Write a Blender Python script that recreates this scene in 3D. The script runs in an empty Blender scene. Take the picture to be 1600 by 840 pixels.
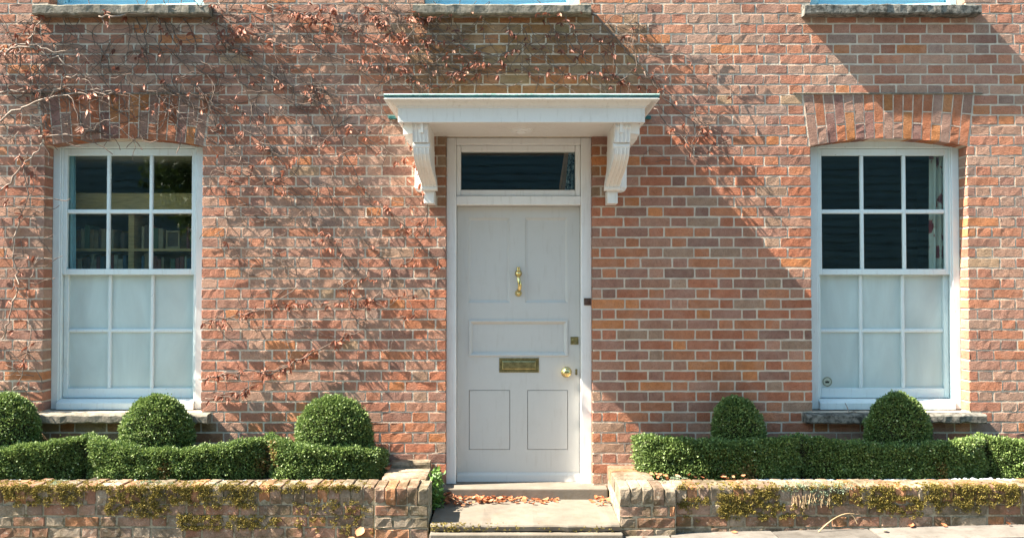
import bpy, bmesh, math, random
import numpy as np
from mathutils import Vector, Matrix, Euler

random.seed(7)
RNG = np.random.default_rng(11)
PI = math.pi
scn = bpy.context.scene
COL = scn.collection

# ------------------------------------------------------------------ camera, sky, sun, exposure
CAM_D, CAM_H, PITCH, FPX = 6.5, 1.60, math.radians(1.2), 1387.0
cam_d = bpy.data.cameras.new('camera')
cam_d.sensor_width = 36.0
cam_d.lens = 36.0 * FPX / 1600.0
cam_d.clip_end = 2000.0
cam = bpy.data.objects.new('camera', cam_d)
COL.objects.link(cam)
cam.location = (0.0, -CAM_D, CAM_H)
cam.rotation_euler = (PI / 2 + PITCH, 0, 0)
scn.camera = cam

LX, LY, LZ = 7.2, 1.0, -8.1            # the way the sunlight travels: it rakes along the facade
SUN_EL = math.atan2(-LZ, math.hypot(LX, LY))
world = bpy.data.worlds.new('World')
scn.world = world
world.use_nodes = True
wn = world.node_tree.nodes
wl = world.node_tree.links
bg = wn['Background']
sky = wn.new('ShaderNodeTexSky')
sky.sky_type = 'NISHITA'
sky.sun_disc = False
sky.sun_elevation = SUN_EL
sky.sun_rotation = math.atan2(-LX, -LY)
sky.ozone_density = 1.5
sky.dust_density = 1.0
bg.inputs[1].default_value = 0.075
tint = wn.new('ShaderNodeMix')
tint.data_type = 'RGBA'
tint.blend_type = 'MULTIPLY'
tint.inputs[0].default_value = 1.0
tint.inputs[7].default_value = (0.90, 1.06, 0.96, 1)     # clear, slightly cyan sky
wl.new(sky.outputs[0], tint.inputs[6])
wl.new(tint.outputs[2], bg.inputs[0])

sun_d = bpy.data.lights.new('sun', 'SUN')
sun_d.energy = 5.0
sun_d.angle = math.radians(0.5)
sun_d.color = (1.0, 0.90, 0.77)
sun = bpy.data.objects.new('sun', sun_d)
COL.objects.link(sun)
sun.rotation_euler = Vector((LX, LY, LZ)).to_track_quat('-Z', 'Y').to_euler()
sun.location = (-6, -3, 9)

vs = scn.view_settings
vs.view_transform = 'Standard'
vs.look = 'None'
vs.exposure = 2.4
vs.gamma = 1.0
scn.cycles.use_denoising = True
scn.cycles.max_bounces = 8
scn.cycles.transparent_max_bounces = 12


def U(px, py, d=0.0):
    """photo pixel -> point on the vertical plane d metres in front of the facade"""
    vx, vy = (px - 800.0) / FPX, (420.0 - py) / FPX
    c, s = math.cos(PITCH), math.sin(PITCH)
    dy, dz = c - vy * s, s + vy * c
    t = (CAM_D - d) / dy
    return Vector((vx * t, -d, CAM_H + dz * t))


def UX(px, d=0.0, py=420): return U(px, py, d).x
def UZ(py, d=0.0): return U(800, py, d).z


# ------------------------------------------------------------------ materials
def newmat(name):
    m = bpy.data.materials.new(name)
    m.use_nodes = True
    nt = m.node_tree
    return m, nt, nt.nodes['Principled BSDF']


def nd(nt, kind, **kw):
    n = nt.nodes.new(kind)
    for k, v in kw.items():
        if k in n.inputs.keys() if hasattr(n.inputs, 'keys') else False:
            n.inputs[k].default_value = v
        else:
            setattr(n, k, v)
    return n


def noise(nt, scale, detail=4, rough=0.6, vec=None, dist=0.0):
    n = nt.nodes.new('ShaderNodeTexNoise')
    n.inputs['Scale'].default_value = scale
    n.inputs['Detail'].default_value = detail
    n.inputs['Roughness'].default_value = rough
    n.inputs['Distortion'].default_value = dist
    if vec is not None:
        nt.links.new(vec, n.inputs['Vector'])
    return n.outputs[0]


def pos(nt, sc=(1, 1, 1)):
    g = nt.nodes.new('ShaderNodeNewGeometry')
    if sc == (1, 1, 1):
        return g.outputs['Position']
    mp = nt.nodes.new('ShaderNodeMapping')
    mp.inputs['Scale'].default_value = sc
    nt.links.new(g.outputs['Position'], mp.inputs['Vector'])
    return mp.outputs[0]


def ramp(nt, fac, stops):
    r = nt.nodes.new('ShaderNodeValToRGB')
    el = r.color_ramp.elements
    while len(el) < len(stops):
        el.new(0.5)
    for e, (p, c) in zip(el, stops):
        e.position = p
        e.color = (c, c, c, 1) if isinstance(c, (int, float)) else (*c, 1)
    nt.links.new(fac, r.inputs[0])
    return r.outputs[0]


def mix(nt, fac, a, b, mode='MIX'):
    m = nt.nodes.new('ShaderNodeMix')
    m.data_type = 'RGBA'
    m.blend_type = mode
    for si, v in ((0, fac), (6, a), (7, b)):
        sock = m.inputs[si]
        if hasattr(v, 'is_output'):
            nt.links.new(v, sock)
        elif isinstance(v, (int, float)):
            sock.default_value = v if si == 0 else (v, v, v, 1)
        else:
            sock.default_value = (*v, 1)
    return m.outputs[2]


def math_n(nt, op, a, b):
    m = nt.nodes.new('ShaderNodeMath')
    m.operation = op
    for i, v in enumerate((a, b)):
        if hasattr(v, 'is_output'):
            nt.links.new(v, m.inputs[i])
        else:
            m.inputs[i].default_value = v
    return m.outputs[0]


def bump(nt, bsdf, h, strength=0.5, dist=0.002):
    b = nt.nodes.new('ShaderNodeBump')
    b.inputs['Strength'].default_value = strength
    b.inputs['Distance'].default_value = dist
    nt.links.new(h, b.inputs['Height'])
    nt.links.new(b.outputs[0], bsdf.inputs['Normal'])
    return b


def attr(nt, name='col'):
    a = nt.nodes.new('ShaderNodeAttribute')
    a.attribute_name = name
    return a


def mat_brick(name, dirt=0.0, bstr=0.55):
    m, nt, b = newmat(name)
    P = pos(nt)
    a = attr(nt).outputs['Color']
    n1 = noise(nt, 26, 5, 0.65, P, 0.6)
    n2 = noise(nt, 9, 3, 0.55, P)
    n3 = noise(nt, 130, 3, 0.7, P)
    dark = mix(nt, 1.0, a, (0.62, 0.60, 0.62), 'MULTIPLY')
    c = mix(nt, ramp(nt, n1, [(0.35, 0.0), (0.75, 0.8)]), a, dark)
    lime = mix(nt, 0.45, a, (0.46, 0.36, 0.29))
    c = mix(nt, ramp(nt, n2, [(0.45, 0.0), (0.85, 0.7)]), c, lime)
    c = mix(nt, ramp(nt, n3, [(0.30, 0.55), (0.48, 0.0)]), c, mix(nt, 1.0, a, 0.35, 'MULTIPLY'))
    ns = noise(nt, 1.3, 5, 0.65, pos(nt, (1.6, 1, 0.45)))
    c = mix(nt, ramp(nt, ns, [(0.48, 0.0), (0.72, 0.55)]), c, mix(nt, 1.0, c, (0.66, 0.64, 0.62), 'MULTIPLY'))
    if dirt:
        nd_ = noise(nt, 5, 5, 0.7, P)
        c = mix(nt, ramp(nt, nd_, [(0.42, 0.0), (0.62, dirt)]), c, (0.075, 0.062, 0.032))
        nl = noise(nt, 38, 4, 0.7, P)
        c = mix(nt, ramp(nt, nl, [(0.58, 0.0), (0.70, 0.55)]), c, (0.40, 0.37, 0.30))
    nt.links.new(c, b.inputs['Base Color'])
    b.inputs['Roughness'].default_value = 0.93
    b.inputs['Specular IOR Level'].default_value = 0.15
    h = math_n(nt, 'ADD', math_n(nt, 'MULTIPLY', noise(nt, 70, 5, 0.65, pos(nt, (0.8, 1, 1.3)), 0.6), 1.0),
               math_n(nt, 'MULTIPLY', noise(nt, 190, 4, 0.7, P), 0.6))
    bump(nt, b, h, bstr, 0.007)
    return m


def mat_plain(name, col, rough=0.7, var=0.25, scale=8, bscale=80, bs=0.2, bd=0.002, metal=0.0, spec=0.3, second=None, sfac=(0.5, 0.7), stretch=(1, 1, 1)):
    m, nt, b = newmat(name)
    P = pos(nt, stretch)
    n = noise(nt, scale, 5, 0.6, P)
    lo = tuple(max(0, c * (1 - var)) for c in col)
    hi = tuple(min(1, c * (1 + var * 0.6)) for c in col)
    c = mix(nt, ramp(nt, n, [(0.3, 0.0), (0.7, 1.0)]), lo, hi)
    if second:
        n2 = noise(nt, scale * 3.3, 6, 0.7, P)
        c = mix(nt, ramp(nt, n2, [(sfac[0], 0.0), (sfac[1], 0.9)]), c, second)
    nt.links.new(c, b.inputs['Base Color'])
    b.inputs['Roughness'].default_value = rough
    b.inputs['Metallic'].default_value = metal
    b.inputs['Specular IOR Level'].default_value = spec
    if bs:
        bump(nt, b, noise(nt, bscale, 4, 0.6, P), bs, bd)
    return m


def mat_paint(name, col, chips=0.0, rough=0.45, dirtcol=(0.30, 0.25, 0.19), dirt=0.35, chipcol=(0.06, 0.05, 0.045), bs=0.12):
    m, nt, b = newmat(name)
    P = pos(nt)
    n = noise(nt, 5.5, 6, 0.7, P)
    c = mix(nt, ramp(nt, n, [(0.50, 0.0), (0.78, dirt)]), col, tuple(0.6 * x + 0.4 * y for x, y in zip(col, dirtcol)))
    n3 = noise(nt, 45, 4, 0.6, pos(nt, (1, 1, 0.12)))
    c = mix(nt, ramp(nt, n3, [(0.56, 0.0), (0.74, dirt * 0.6)]), c, dirtcol)
    if chips:
        n2 = noise(nt, 34, 6, 0.72, P, 0.8)
        c = mix(nt, ramp(nt, n2, [(0.715 - chips, 0.0), (0.735 - chips, 1.0)]), c, chipcol)
    nt.links.new(c, b.inputs['Base Color'])
    b.inputs['Roughness'].default_value = rough
    b.inputs['Specular IOR Level'].default_value = 0.35
    h = math_n(nt, 'ADD', noise(nt, 60, 4, 0.6, pos(nt, (1, 1, 0.3))), math_n(nt, 'MULTIPLY', noise(nt, 6, 2, 0.5, P), 2.0))
    bump(nt, b, h, bs, 0.003)
    return m


def mat_leafy(name, lo, hi, rough=0.45, trans=0.25, sun_hi=None, dead=None):
    m, nt, b = newmat(name)
    a = attr(nt, 'tone').outputs['Fac']
    stops = ([(0.0, dead), (0.03, dead), (0.05, lo)] if dead else [(0.0, lo)]) + [(0.8, hi)]
    if sun_hi:
        stops.append((1.0, sun_hi))
    c = ramp(nt, a, stops)
    nt.links.new(c, b.inputs['Base Color'])
    b.inputs['Roughness'].default_value = rough
    b.inputs['Specular IOR Level'].default_value = 0.4
    tr = nt.nodes.new('ShaderNodeBsdfTranslucent')
    nt.links.new(c, tr.inputs['Color'])
    mx = nt.nodes.new('ShaderNodeMixShader')
    mx.inputs[0].default_value = trans
    nt.links.new(b.outputs[0], mx.inputs[1])
    nt.links.new(tr.outputs[0], mx.inputs[2])
    nt.links.new(mx.outputs[0], nt.nodes['Material Output'].inputs['Surface'])
    return m


def mat_glass(name, tint=(0.86, 0.93, 0.92)):
    m, nt, b = newmat(name)
    nt.nodes.remove(b)
    tr = nt.nodes.new('ShaderNodeBsdfTransparent')
    tr.inputs[0].default_value = (*tint, 1)
    gl = nt.nodes.new('ShaderNodeBsdfGlossy')
    gl.inputs['Roughness'].default_value = 0.015
    lw = nt.nodes.new('ShaderNodeLayerWeight')
    fc = math_n(nt, 'POWER', lw.outputs['Facing'], 4.0)
    fr_out = math_n(nt, 'ADD', math_n(nt, 'MULTIPLY', fc, 0.9), 0.055)
    bp = nt.nodes.new('ShaderNodeBump')
    bp.inputs['Strength'].default_value = 0.02
    bp.inputs['Distance'].default_value = 0.01
    nt.links.new(noise(nt, 7, 2, 0.5, pos(nt)), bp.inputs['Height'])
    nt.links.new(bp.outputs[0], gl.inputs['Normal'])
    mx = nt.nodes.new('ShaderNodeMixShader')
    nt.links.new(fr_out, mx.inputs[0])
    nt.links.new(tr.outputs[0], mx.inputs[1])
    nt.links.new(gl.outputs[0], mx.inputs[2])
    nt.links.new(mx.outputs[0], nt.nodes['Material Output'].inputs['Surface'])
    return m


def mat_frost(name, col):
    m, nt, b = newmat(name)
    n = noise(nt, 3.2, 4, 0.6, pos(nt, (1.6, 1, 0.5)), 0.8)
    nt.links.new(mix(nt, ramp(nt, n, [(0.35, 0.0), (0.7, 1.0)]), tuple(x * .88 for x in col), tuple(min(1, x * 1.08) for x in col)), b.inputs['Base Color'])
    b.inputs['Roughness'].default_value = 0.14
    b.inputs['Coat Weight'].default_value = 0.5
    b.inputs['Coat Roughness'].default_value = 0.05
    tr = nt.nodes.new('ShaderNodeBsdfTranslucent')
    tr.inputs[0].default_value = (0.9, 0.95, 0.95, 1)
    mx = nt.nodes.new('ShaderNodeMixShader')
    mx.inputs[0].default_value = 0.25
    nt.links.new(b.outputs[0], mx.inputs[1])
    nt.links.new(tr.outputs[0], mx.inputs[2])
    nt.links.new(mx.outputs[0], nt.nodes['Material Output'].inputs['Surface'])
    return m


def mat_curtain(name):
    m, nt, b = newmat(name)
    P = pos(nt)
    v = nt.nodes.new('ShaderNodeTexVoronoi')
    v.inputs['Scale'].default_value = 7.5
    nt.links.new(P, v.inputs['Vector'])
    n = noise(nt, 16, 4, 0.6, P, 1.2)
    s = math_n(nt, 'ADD', v.outputs['Distance'], math_n(nt, 'MULTIPLY', n, 0.55))
    c = ramp(nt, s, [(0.57, (0.26, 0.035, 0.045)), (0.68, (0.40, 0.12, 0.11)), (0.72, (0.66, 0.58, 0.48)), (0.90, (0.70, 0.64, 0.55))])
    nt.links.new(c, b.inputs['Base Color'])
    b.inputs['Roughness'].default_value = 0.9
    return m


def mat_pattern_cloth(name):
    m, nt, b = newmat(name)
    n = noise(nt, 22, 3, 0.6, pos(nt), 2.0)
    c = ramp(nt, n, [(0.44, (0.03, 0.05, 0.09)), (0.50, (0.55, 0.62, 0.68)), (0.56, (0.10, 0.18, 0.28)), (0.62, (0.7, 0.74, 0.76))])
    nt.links.new(c, b.inputs['Base Color'])
    b.inputs['Roughness'].default_value = 0.9
    return m


M = {}
M['brick'] = mat_brick('brick_clay', bstr=1.0)
M['gbrick'] = mat_brick('garden_brick_clay', dirt=0.8, bstr=0.8)
M['mortar'] = mat_plain('lime_mortar', (0.58, 0.49, 0.39), 0.95, 0.25, 14, 130, 1.0, 0.006, spec=0.1, second=(0.38, 0.33, 0.26), sfac=(0.58, 0.75))
M['gmortar'] = mat_plain('mossy_mortar', (0.34, 0.30, 0.22), 0.95, 0.4, 9, 120, 0.6, 0.005, spec=0.1, second=(0.10, 0.085, 0.04), sfac=(0.48, 0.65))
M['white'] = mat_paint('old_white_paint_shade_tint', (0.64, 0.725, 0.725), chips=0.035)  # chipped white paint, with the cool cast of shade put into its colour
M['white_clean'] = mat_paint('white_paint', (0.77, 0.75, 0.72), chips=0.0, dirt=0.35)
M['cream'] = mat_paint('canopy_paint', (0.74, 0.70, 0.65), chips=0.015, dirt=0.4, dirtcol=(0.33, 0.26, 0.19))
M['teal'] = mat_paint('upper_white_paint_sky_tint', (0.36, 0.66, 0.74), chips=0.02, dirt=0.2)  # white paint of the upper windows, blue sky shade mixed into the colour
M['door'] = mat_paint('grey_door_paint', (0.53, 0.515, 0.485), chips=0.0, rough=0.5, dirt=0.28, bs=0.10)
M['glass'] = mat_glass('window_glass')
M['frost'] = mat_frost('frosted_film', (0.64, 0.76, 0.74))
M['brass'] = mat_plain('polished_brass', (0.80, 0.62, 0.27), 0.20, 0.25, 30, 90, 0.05, 0.001, metal=1.0)
M['brass_old'] = mat_plain('tarnished_brass', (0.34, 0.29, 0.14), 0.36, 0.4, 30, 90, 0.12, 0.001, metal=1.0, second=(0.12, 0.11, 0.05))
M['dark_metal'] = mat_plain('dark_metal', (0.10, 0.06, 0.045), 0.5, 0.3, 40, 90, 0.1)
M['sill'] = mat_plain('weathered_stone', (0.23, 0.205, 0.165), 0.9, 0.4, 10, 70, 0.7, 0.004, spec=0.15, second=(0.10, 0.095, 0.07), sfac=(0.46, 0.62))
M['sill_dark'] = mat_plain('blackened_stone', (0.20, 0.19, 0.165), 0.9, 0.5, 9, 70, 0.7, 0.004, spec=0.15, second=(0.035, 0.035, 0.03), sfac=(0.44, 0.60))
M['step'] = mat_plain('worn_step_stone', (0.165, 0.143, 0.115), 0.9, 0.25, 5, 60, 0.5, 0.003, spec=0.2, second=(0.15, 0.12, 0.085), sfac=(0.52, 0.72))
M['pave'] = mat_plain('paving_stone', (0.155, 0.14, 0.122), 0.92, 0.3, 4, 70, 0.5, 0.003, spec=0.2, second=(0.10, 0.088, 0.074), sfac=(0.48, 0.68))
_nt = M['pave'].node_tree
_b = _nt.nodes['Principled BSDF']
_src = _b.inputs['Base Color'].links[0].from_socket
_oi = _nt.nodes.new('ShaderNodeObjectInfo')
_nt.links.new(mix(_nt, 1.0, _src, ramp(_nt, _oi.outputs['Random'], [(0.0, 0.72), (1.0, 1.15)]), 'MULTIPLY'), _b.inputs['Base Color'])
M['joint'] = mat_plain('sandy_joint', (0.085, 0.072, 0.055), 0.95, 0.3, 12, 120, 0.5)
M['asphalt'] = mat_plain('asphalt', (0.055, 0.055, 0.056), 0.95, 0.3, 6, 200, 0.6, 0.004, spec=0.2)
M['kerb'] = mat_plain('granite_kerb', (0.30, 0.29, 0.28), 0.85, 0.25, 20, 150, 0.4)
M['earth'] = mat_plain('open_ground', (0.10, 0.10, 0.055), 0.95, 0.4, 0.6, 20, 0.4)
M['copper'] = mat_plain('dark_copper', (0.035, 0.135, 0.125), 0.5, 0.5, 9, 40, 0.2, second=(0.20, 0.36, 0.33), sfac=(0.56, 0.66))
M['verdigris'] = mat_plain('pale_verdigris', (0.34, 0.47, 0.44), 0.6, 0.3, 12, 40, 0.2, second=(0.10, 0.26, 0.24), sfac=(0.52, 0.64))
M['lead'] = mat_plain('weathered_lead', (0.20, 0.19, 0.14), 0.7, 0.3, 7, 40, 0.3, second=(0.12, 0.13, 0.06))
M['soil'] = mat_plain('bed_soil', (0.060, 0.045, 0.030), 0.97, 0.5, 20, 90, 0.9, 0.01)
M['gravel'] = mat_plain('grey_gravel', (0.42, 0.46, 0.48), 0.85, 0.4, 40, 200, 0.3)
M['box_leaf'] = mat_leafy('box_leaf', (0.050, 0.100, 0.026), (0.25, 0.34, 0.095), 0.50, 0.22, (0.48, 0.54, 0.30), (0.26, 0.17, 0.055))
M['twig'] = mat_plain('box_twig', (0.035, 0.036, 0.016), 0.9, 0.4, 30, 90, 0.4)
M['moss'] = mat_leafy('ochre_moss', (0.075, 0.060, 0.014), (0.31, 0.24, 0.048), 0.9, 0.2, (0.42, 0.34, 0.12))
M['sedum'] = mat_leafy('grey_green_sedum', (0.14, 0.19, 0.11), (0.30, 0.36, 0.24), 0.8, 0.2)
M['stem'] = mat_plain('creeper_bark', (0.30, 0.235, 0.19), 0.85, 0.4, 25, 120, 0.6, 0.003, spec=0.2)
M['stem_dark'] = mat_plain('dark_creeper_bark', (0.17, 0.125, 0.10), 0.85, 0.4, 25, 120, 0.6, 0.003, spec=0.2)
M['dry'] = mat_leafy('dry_creeper_leaf', (0.10, 0.034, 0.020), (0.36, 0.125, 0.068), 0.6, 0.3, (0.48, 0.27, 0.18))
M['litter'] = mat_leafy('fallen_leaf', (0.20, 0.06, 0.025), (0.50, 0.19, 0.085), 0.65, 0.25, (0.60, 0.36, 0.20))
M['weed'] = mat_leafy('weed_leaf', (0.03, 0.08, 0.015), (0.16, 0.30, 0.06), 0.5, 0.3)
M['straw'] = mat_plain('dry_stalk', (0.42, 0.30, 0.17), 0.8, 0.3, 20, 60, 0.2)
M['room'] = mat_plain('room_plaster', (0.62, 0.50, 0.38), 0.9, 0.1, 3, 40, 0.1)
M['room_dark'] = mat_plain('dark_room_plaster', (0.13, 0.13, 0.13), 0.9, 0.1, 3, 40, 0.1)
M['wood'] = mat_plain('bookcase_wood', (0.52, 0.32, 0.13), 0.5, 0.3, 10, 60, 0.1, stretch=(1, 1, 8))
M['board'] = mat_plain('dark_weatherboard', (0.17, 0.26, 0.28), 0.6, 0.3, 4, 30, 0.2, stretch=(0.3, 1, 4))
M['curtain'] = mat_curtain('floral_curtain')
M['net'] = mat_plain('pale_blue_curtain', (0.42, 0.60, 0.66), 0.9, 0.15, 6, 60, 0.1)
M['cloth'] = mat_pattern_cloth('patterned_cloth')
M['peach'] = mat_plain('peach_cloth', (0.62, 0.34, 0.24), 0.9, 0.2, 12, 60, 0.1)
M['bark'] = mat_plain('tree_bark', (0.11, 0.085, 0.06), 0.9, 0.4, 8, 30, 0.7, 0.02, stretch=(1, 1, 0.25))
M['tree_leaf'] = mat_leafy('tree_leaf', (0.035, 0.075, 0.015), (0.11, 0.17, 0.035), 0.45, 0.3)
M['slate'] = mat_plain('roof_slate', (0.075, 0.078, 0.085), 0.7, 0.3, 5, 40, 0.3)
M['black'] = mat_plain('black_print', (0.02, 0.025, 0.02), 0.6, 0.2, 40, 90, 0.0)
M['pale_print'] = mat_plain('pale_print', (0.45, 0.50, 0.40), 0.6, 0.2, 40, 90, 0.0)
BOOKC = [(0.20, 0.05, 0.04), (0.05, 0.09, 0.12), (0.30, 0.22, 0.13), (0.10, 0.06, 0.04), (0.24, 0.15, 0.07), (0.08, 0.11, 0.06), (0.36, 0.29, 0.20)]
for i_, c_ in enumerate(BOOKC):
    M['book%d' % i_] = mat_plain('book_cover_%s' % 'abcdefg'[i_], c_, 0.6, 0.2, 30, 60, 0.0)

# ------------------------------------------------------------------ scene helpers
WORLD0 = {}


def reg(o, origin, parent=None):
    COL.objects.link(o)
    origin = Vector(origin)
    if parent is not None:
        o.parent = parent
        o.location = origin - WORLD0[parent.name]
    else:
        o.location = origin
    WORLD0[o.name] = origin
    return o


def tag(o, label=None, cat=None, group=None, kind=None):
    if label: o['label'] = label
    if cat: o['category'] = cat
    if group: o['group'] = group
    if kind: o['kind'] = kind
    return o


def empty(name, loc, parent=None):
    e = bpy.data.objects.new(name, None)
    e.empty_display_size = 0.1
    return reg(e, loc, parent)


def mesh_obj(name, V, F, mat, parent=None, col=None, tone=None, smooth=False, origin=None, mats=None, midx=None):
    V = np.asarray(V, dtype=np.float64).reshape(-1, 3)
    if origin is None:
        mn, mx = V.min(0), V.max(0)
        origin = ((mn[0] + mx[0]) / 2, (mn[1] + mx[1]) / 2, mn[2])
    me = bpy.data.meshes.new(name)
    Vl = V - np.array(origin)
    if isinstance(F, np.ndarray):
        n, k = F.shape
        me.vertices.add(len(Vl))
        me.vertices.foreach_set('co', Vl.ravel())
        me.loops.add(n * k)
        me.loops.foreach_set('vertex_index', F.ravel().astype(np.int32))
        me.polygons.add(n)
        me.polygons.foreach_set('loop_start', np.arange(0, n * k, k, dtype=np.int32))
        me.update(calc_edges=True)
    else:
        me.from_pydata(Vl.tolist(), [], F)
        me.update()
    if col is not None:
        a = me.attributes.new('col', 'FLOAT_COLOR', 'POINT')
        c = np.ones((len(Vl), 4))
        c[:, :3] = col
        a.data.foreach_set('color', c.ravel())
    if tone is not None:
        a = me.attributes.new('tone', 'FLOAT', 'POINT')
        a.data.foreach_set('value', np.asarray(tone, dtype=np.float64).ravel())
    if smooth is True:
        me.polygons.foreach_set('use_smooth', np.ones(len(me.polygons), dtype=bool))
    elif smooth is not False:
        me.polygons.foreach_set('use_smooth', np.asarray(smooth, dtype=bool))
    for m in (mats or [mat]):
        me.materials.append(M[m])
    if midx is not None:
        me.polygons.foreach_set('material_index', np.asarray(midx, dtype=np.int32))
    return reg(bpy.data.objects.new(name, me), origin, parent)


class MB:
    """collects shapes that make up one mesh"""
    def __init__(self):
        self.bm = bmesh.new()

    def box(self, x0, x1, y0, y1, z0, z1, bev=0.0, seg=1):
        r = bmesh.ops.create_cube(self.bm, size=1.0)
        vs_ = r['verts']
        for v in vs_:
            v.co = Vector(((x0 + x1) / 2 + v.co.x * (x1 - x0), (y0 + y1) / 2 + v.co.y * (y1 - y0), (z0 + z1) / 2 + v.co.z * (z1 - z0)))
        if bev > 0:
            es = set()
            for v in vs_:
                es.update(v.link_edges)
            bmesh.ops.bevel(self.bm, geom=list(es), offset=bev, segments=seg, profile=0.5, affect='EDGES')
        return self

    def prism(self, pts, axis, a0, a1):
        """polygon pts (2D) swept along axis: 'y' -> pts are (x,z); 'x' -> pts are (y,z); 'z' -> (x,y)"""
        def co(p, a):
            return {'y': (p[0], a, p[1]), 'x': (a, p[0], p[1]), 'z': (p[0], p[1], a)}[axis]
        A = [self.bm.verts.new(co(p, a0)) for p in pts]
        B = [self.bm.verts.new(co(p, a1)) for p in pts]
        n = len(pts)
        self.bm.faces.new(A)
        self.bm.faces.new(B[::-1])
        for i in range(n):
            self.bm.faces.new((A[i], B[i], B[(i + 1) % n], A[(i + 1) % n]))
        return self

    def lathe(self, prof, center, axis='y', n=20):
        """prof: (radius, offset along axis)"""
        rings = []
        for r, o in prof:
            ring = []
            for k in range(n):
                t = 2 * PI * k / n
                u, v = r * math.cos(t), r * math.sin(t)
                c = {'y': (u, o, v), 'z': (u, v, o), 'x': (o, u, v)}[axis]
                ring.append(self.bm.verts.new(Vector(center) + Vector(c)))
            rings.append(ring)
        for a, b in zip(rings, rings[1:]):
            for k in range(n):
                self.bm.faces.new((a[k], a[(k + 1) % n], b[(k + 1) % n], b[k]))
        self.bm.faces.new(rings[0][::-1])
        self.bm.faces.new(rings[-1])
        return self

    def tube(self, pts, rad, n=6):
        pts = [Vector(p) for p in pts]
        rings = []
        for i, p in enumerate(pts):
            t = (pts[min(i + 1, len(pts) - 1)] - pts[max(i - 1, 0)]).normalized()
            u = t.cross(Vector((0.31, 0.17, 0.93)))
            if u.length < 1e-3:
                u = t.cross(Vector((1, 0, 0)))
            u.normalize()
            w = t.cross(u)
            r = rad[i] if isinstance(rad, (list, tuple)) else rad
            rings.append([self.bm.verts.new(p + (u * math.cos(2 * PI * k / n) + w * math.sin(2 * PI * k / n)) * r) for k in range(n)])
        for a, b in zip(rings, rings[1:]):
            for k in range(n):
                self.bm.faces.new((a[k], a[(k + 1) % n], b[(k + 1) % n], b[k]))
        self.bm.faces.new(rings[0][::-1])
        self.bm.faces.new(rings[-1])
        return self

    def build(self, name, mat, parent=None, smooth=False, origin=None):
        bmesh.ops.recalc_face_normals(self.bm, faces=self.bm.faces[:])
        V = [v.co[:] for v in self.bm.verts]
        self.bm.verts.index_update()
        F = [[v.index for v in f.verts] for f in self.bm.faces]
        self.bm.free()
        return mesh_obj(name, V, F, mat, parent, smooth=smooth, origin=origin)


def plate(name, x0, x1, z0, z1, yf, yb, holes, mat, parent, back=True):
    """a slab in the facade plane with rectangular holes cut through it"""
    xs = sorted({x0, x1, *[h[0] for h in holes], *[h[1] for h in holes]})
    zs = sorted({z0, z1, *[h[2] for h in holes], *[h[3] for h in holes]})
    xs = [x for x in xs if x0 <= x <= x1]
    zs = [z for z in zs if z0 <= z <= z1]
    nx, nz = len(xs) - 1, len(zs) - 1
    solid = [[not any(h[0] - 1e-6 <= (xs[i] + xs[i + 1]) / 2 <= h[1] and h[2] <= (zs[k] + zs[k + 1]) / 2 <= h[3] for h in holes) for k in range(nz)] for i in range(nx)]
    V, F, idx = [], [], {}

    def v(i, k, s):
        key = (i, k, s)
        if key not in idx:
            idx[key] = len(V)
            V.append((xs[i], yf if s == 0 else yb, zs[k]))
        return idx[key]
    for i in range(nx):
        for k in range(nz):
            if not solid[i][k]:
                continue
            F.append([v(i, k, 0), v(i + 1, k, 0), v(i + 1, k + 1, 0), v(i, k + 1, 0)])
            if back:
                F.append([v(i, k, 1), v(i, k + 1, 1), v(i + 1, k + 1, 1), v(i + 1, k, 1)])
            for di, dk, a, b in ((-1, 0, (i, k), (i, k + 1)), (1, 0, (i + 1, k + 1), (i + 1, k)), (0, -1, (i + 1, k), (i, k)), (0, 1, (i, k + 1), (i + 1, k + 1))):
                ii, kk = i + di, k + dk
                if ii < 0 or kk < 0 or ii >= nx or kk >= nz or not solid[ii][kk]:
                    F.append([v(*a, 0), v(*b, 0), v(*b, 1), v(*a, 1)])
    return mesh_obj(name, V, F, mat, parent, origin=((x0 + x1) / 2, yf, z0))


# ------------------------------------------------------------------ ground, road, pavement
def pave_z(x): return -0.022 + 0.027 * max(-6.5, min(6.5, x))


V, F = [], []
xs_ = [-400, -60, -20, -6.5, 6.5, 20, 60, 400]
for y in (-400, -60, -16, -2.75):
    for x in xs_:
        V.append((x, y, pave_z(x) - 0.13))
for j in range(3):
    for i in range(len(xs_) - 1):
        a = j * len(xs_) + i
        F.append([a, a + 1, a + 1 + len(xs_), a + len(xs_)])
tag(mesh_obj('ground', [(x, y, z - (0.3 if y < -60 else 0.02)) for x, y, z in V] , F, 'earth'), kind='structure')
V, F = [], []
for y in (-9.2, -2.9):
    for x in (-60, -6.5, 6.5, 60):
        V.append((x, y, pave_z(x) - 0.12))
for i in range(3):
    F.append([i, i + 1, i + 5, i + 4])
tag(mesh_obj('road', V, F, 'asphalt'), kind='structure')
V, F = [], []
for y in (-2.76, 0.5):
    for x in (-60, -6.5, 6.5, 60):
        V.append((x, y, pave_z(x) - 0.012))
for i in range(3):
    F.append([i, i + 1, i + 5, i + 4])
pavement = tag(mesh_obj('pavement', V, F, 'joint'), kind='structure')
V, F = [], []
for i, (x0, x1) in enumerate(((-60, -6.5), (-6.5, 6.5), (6.5, 60))):
    for y in (-2.90, -2.76):
        for x in (x0, x1):
            V += [(x, y, pave_z(x) - 0.14), (x, y, pave_z(x) + 0.004)]
    o = i * 8
    F += [[o, o + 2, o + 3, o + 1], [o + 1, o + 3, o + 7, o + 5], [o + 4, o + 5, o + 7, o + 6]]
tag(mesh_obj('kerb', V, F, 'kerb'), kind='structure')

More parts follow.
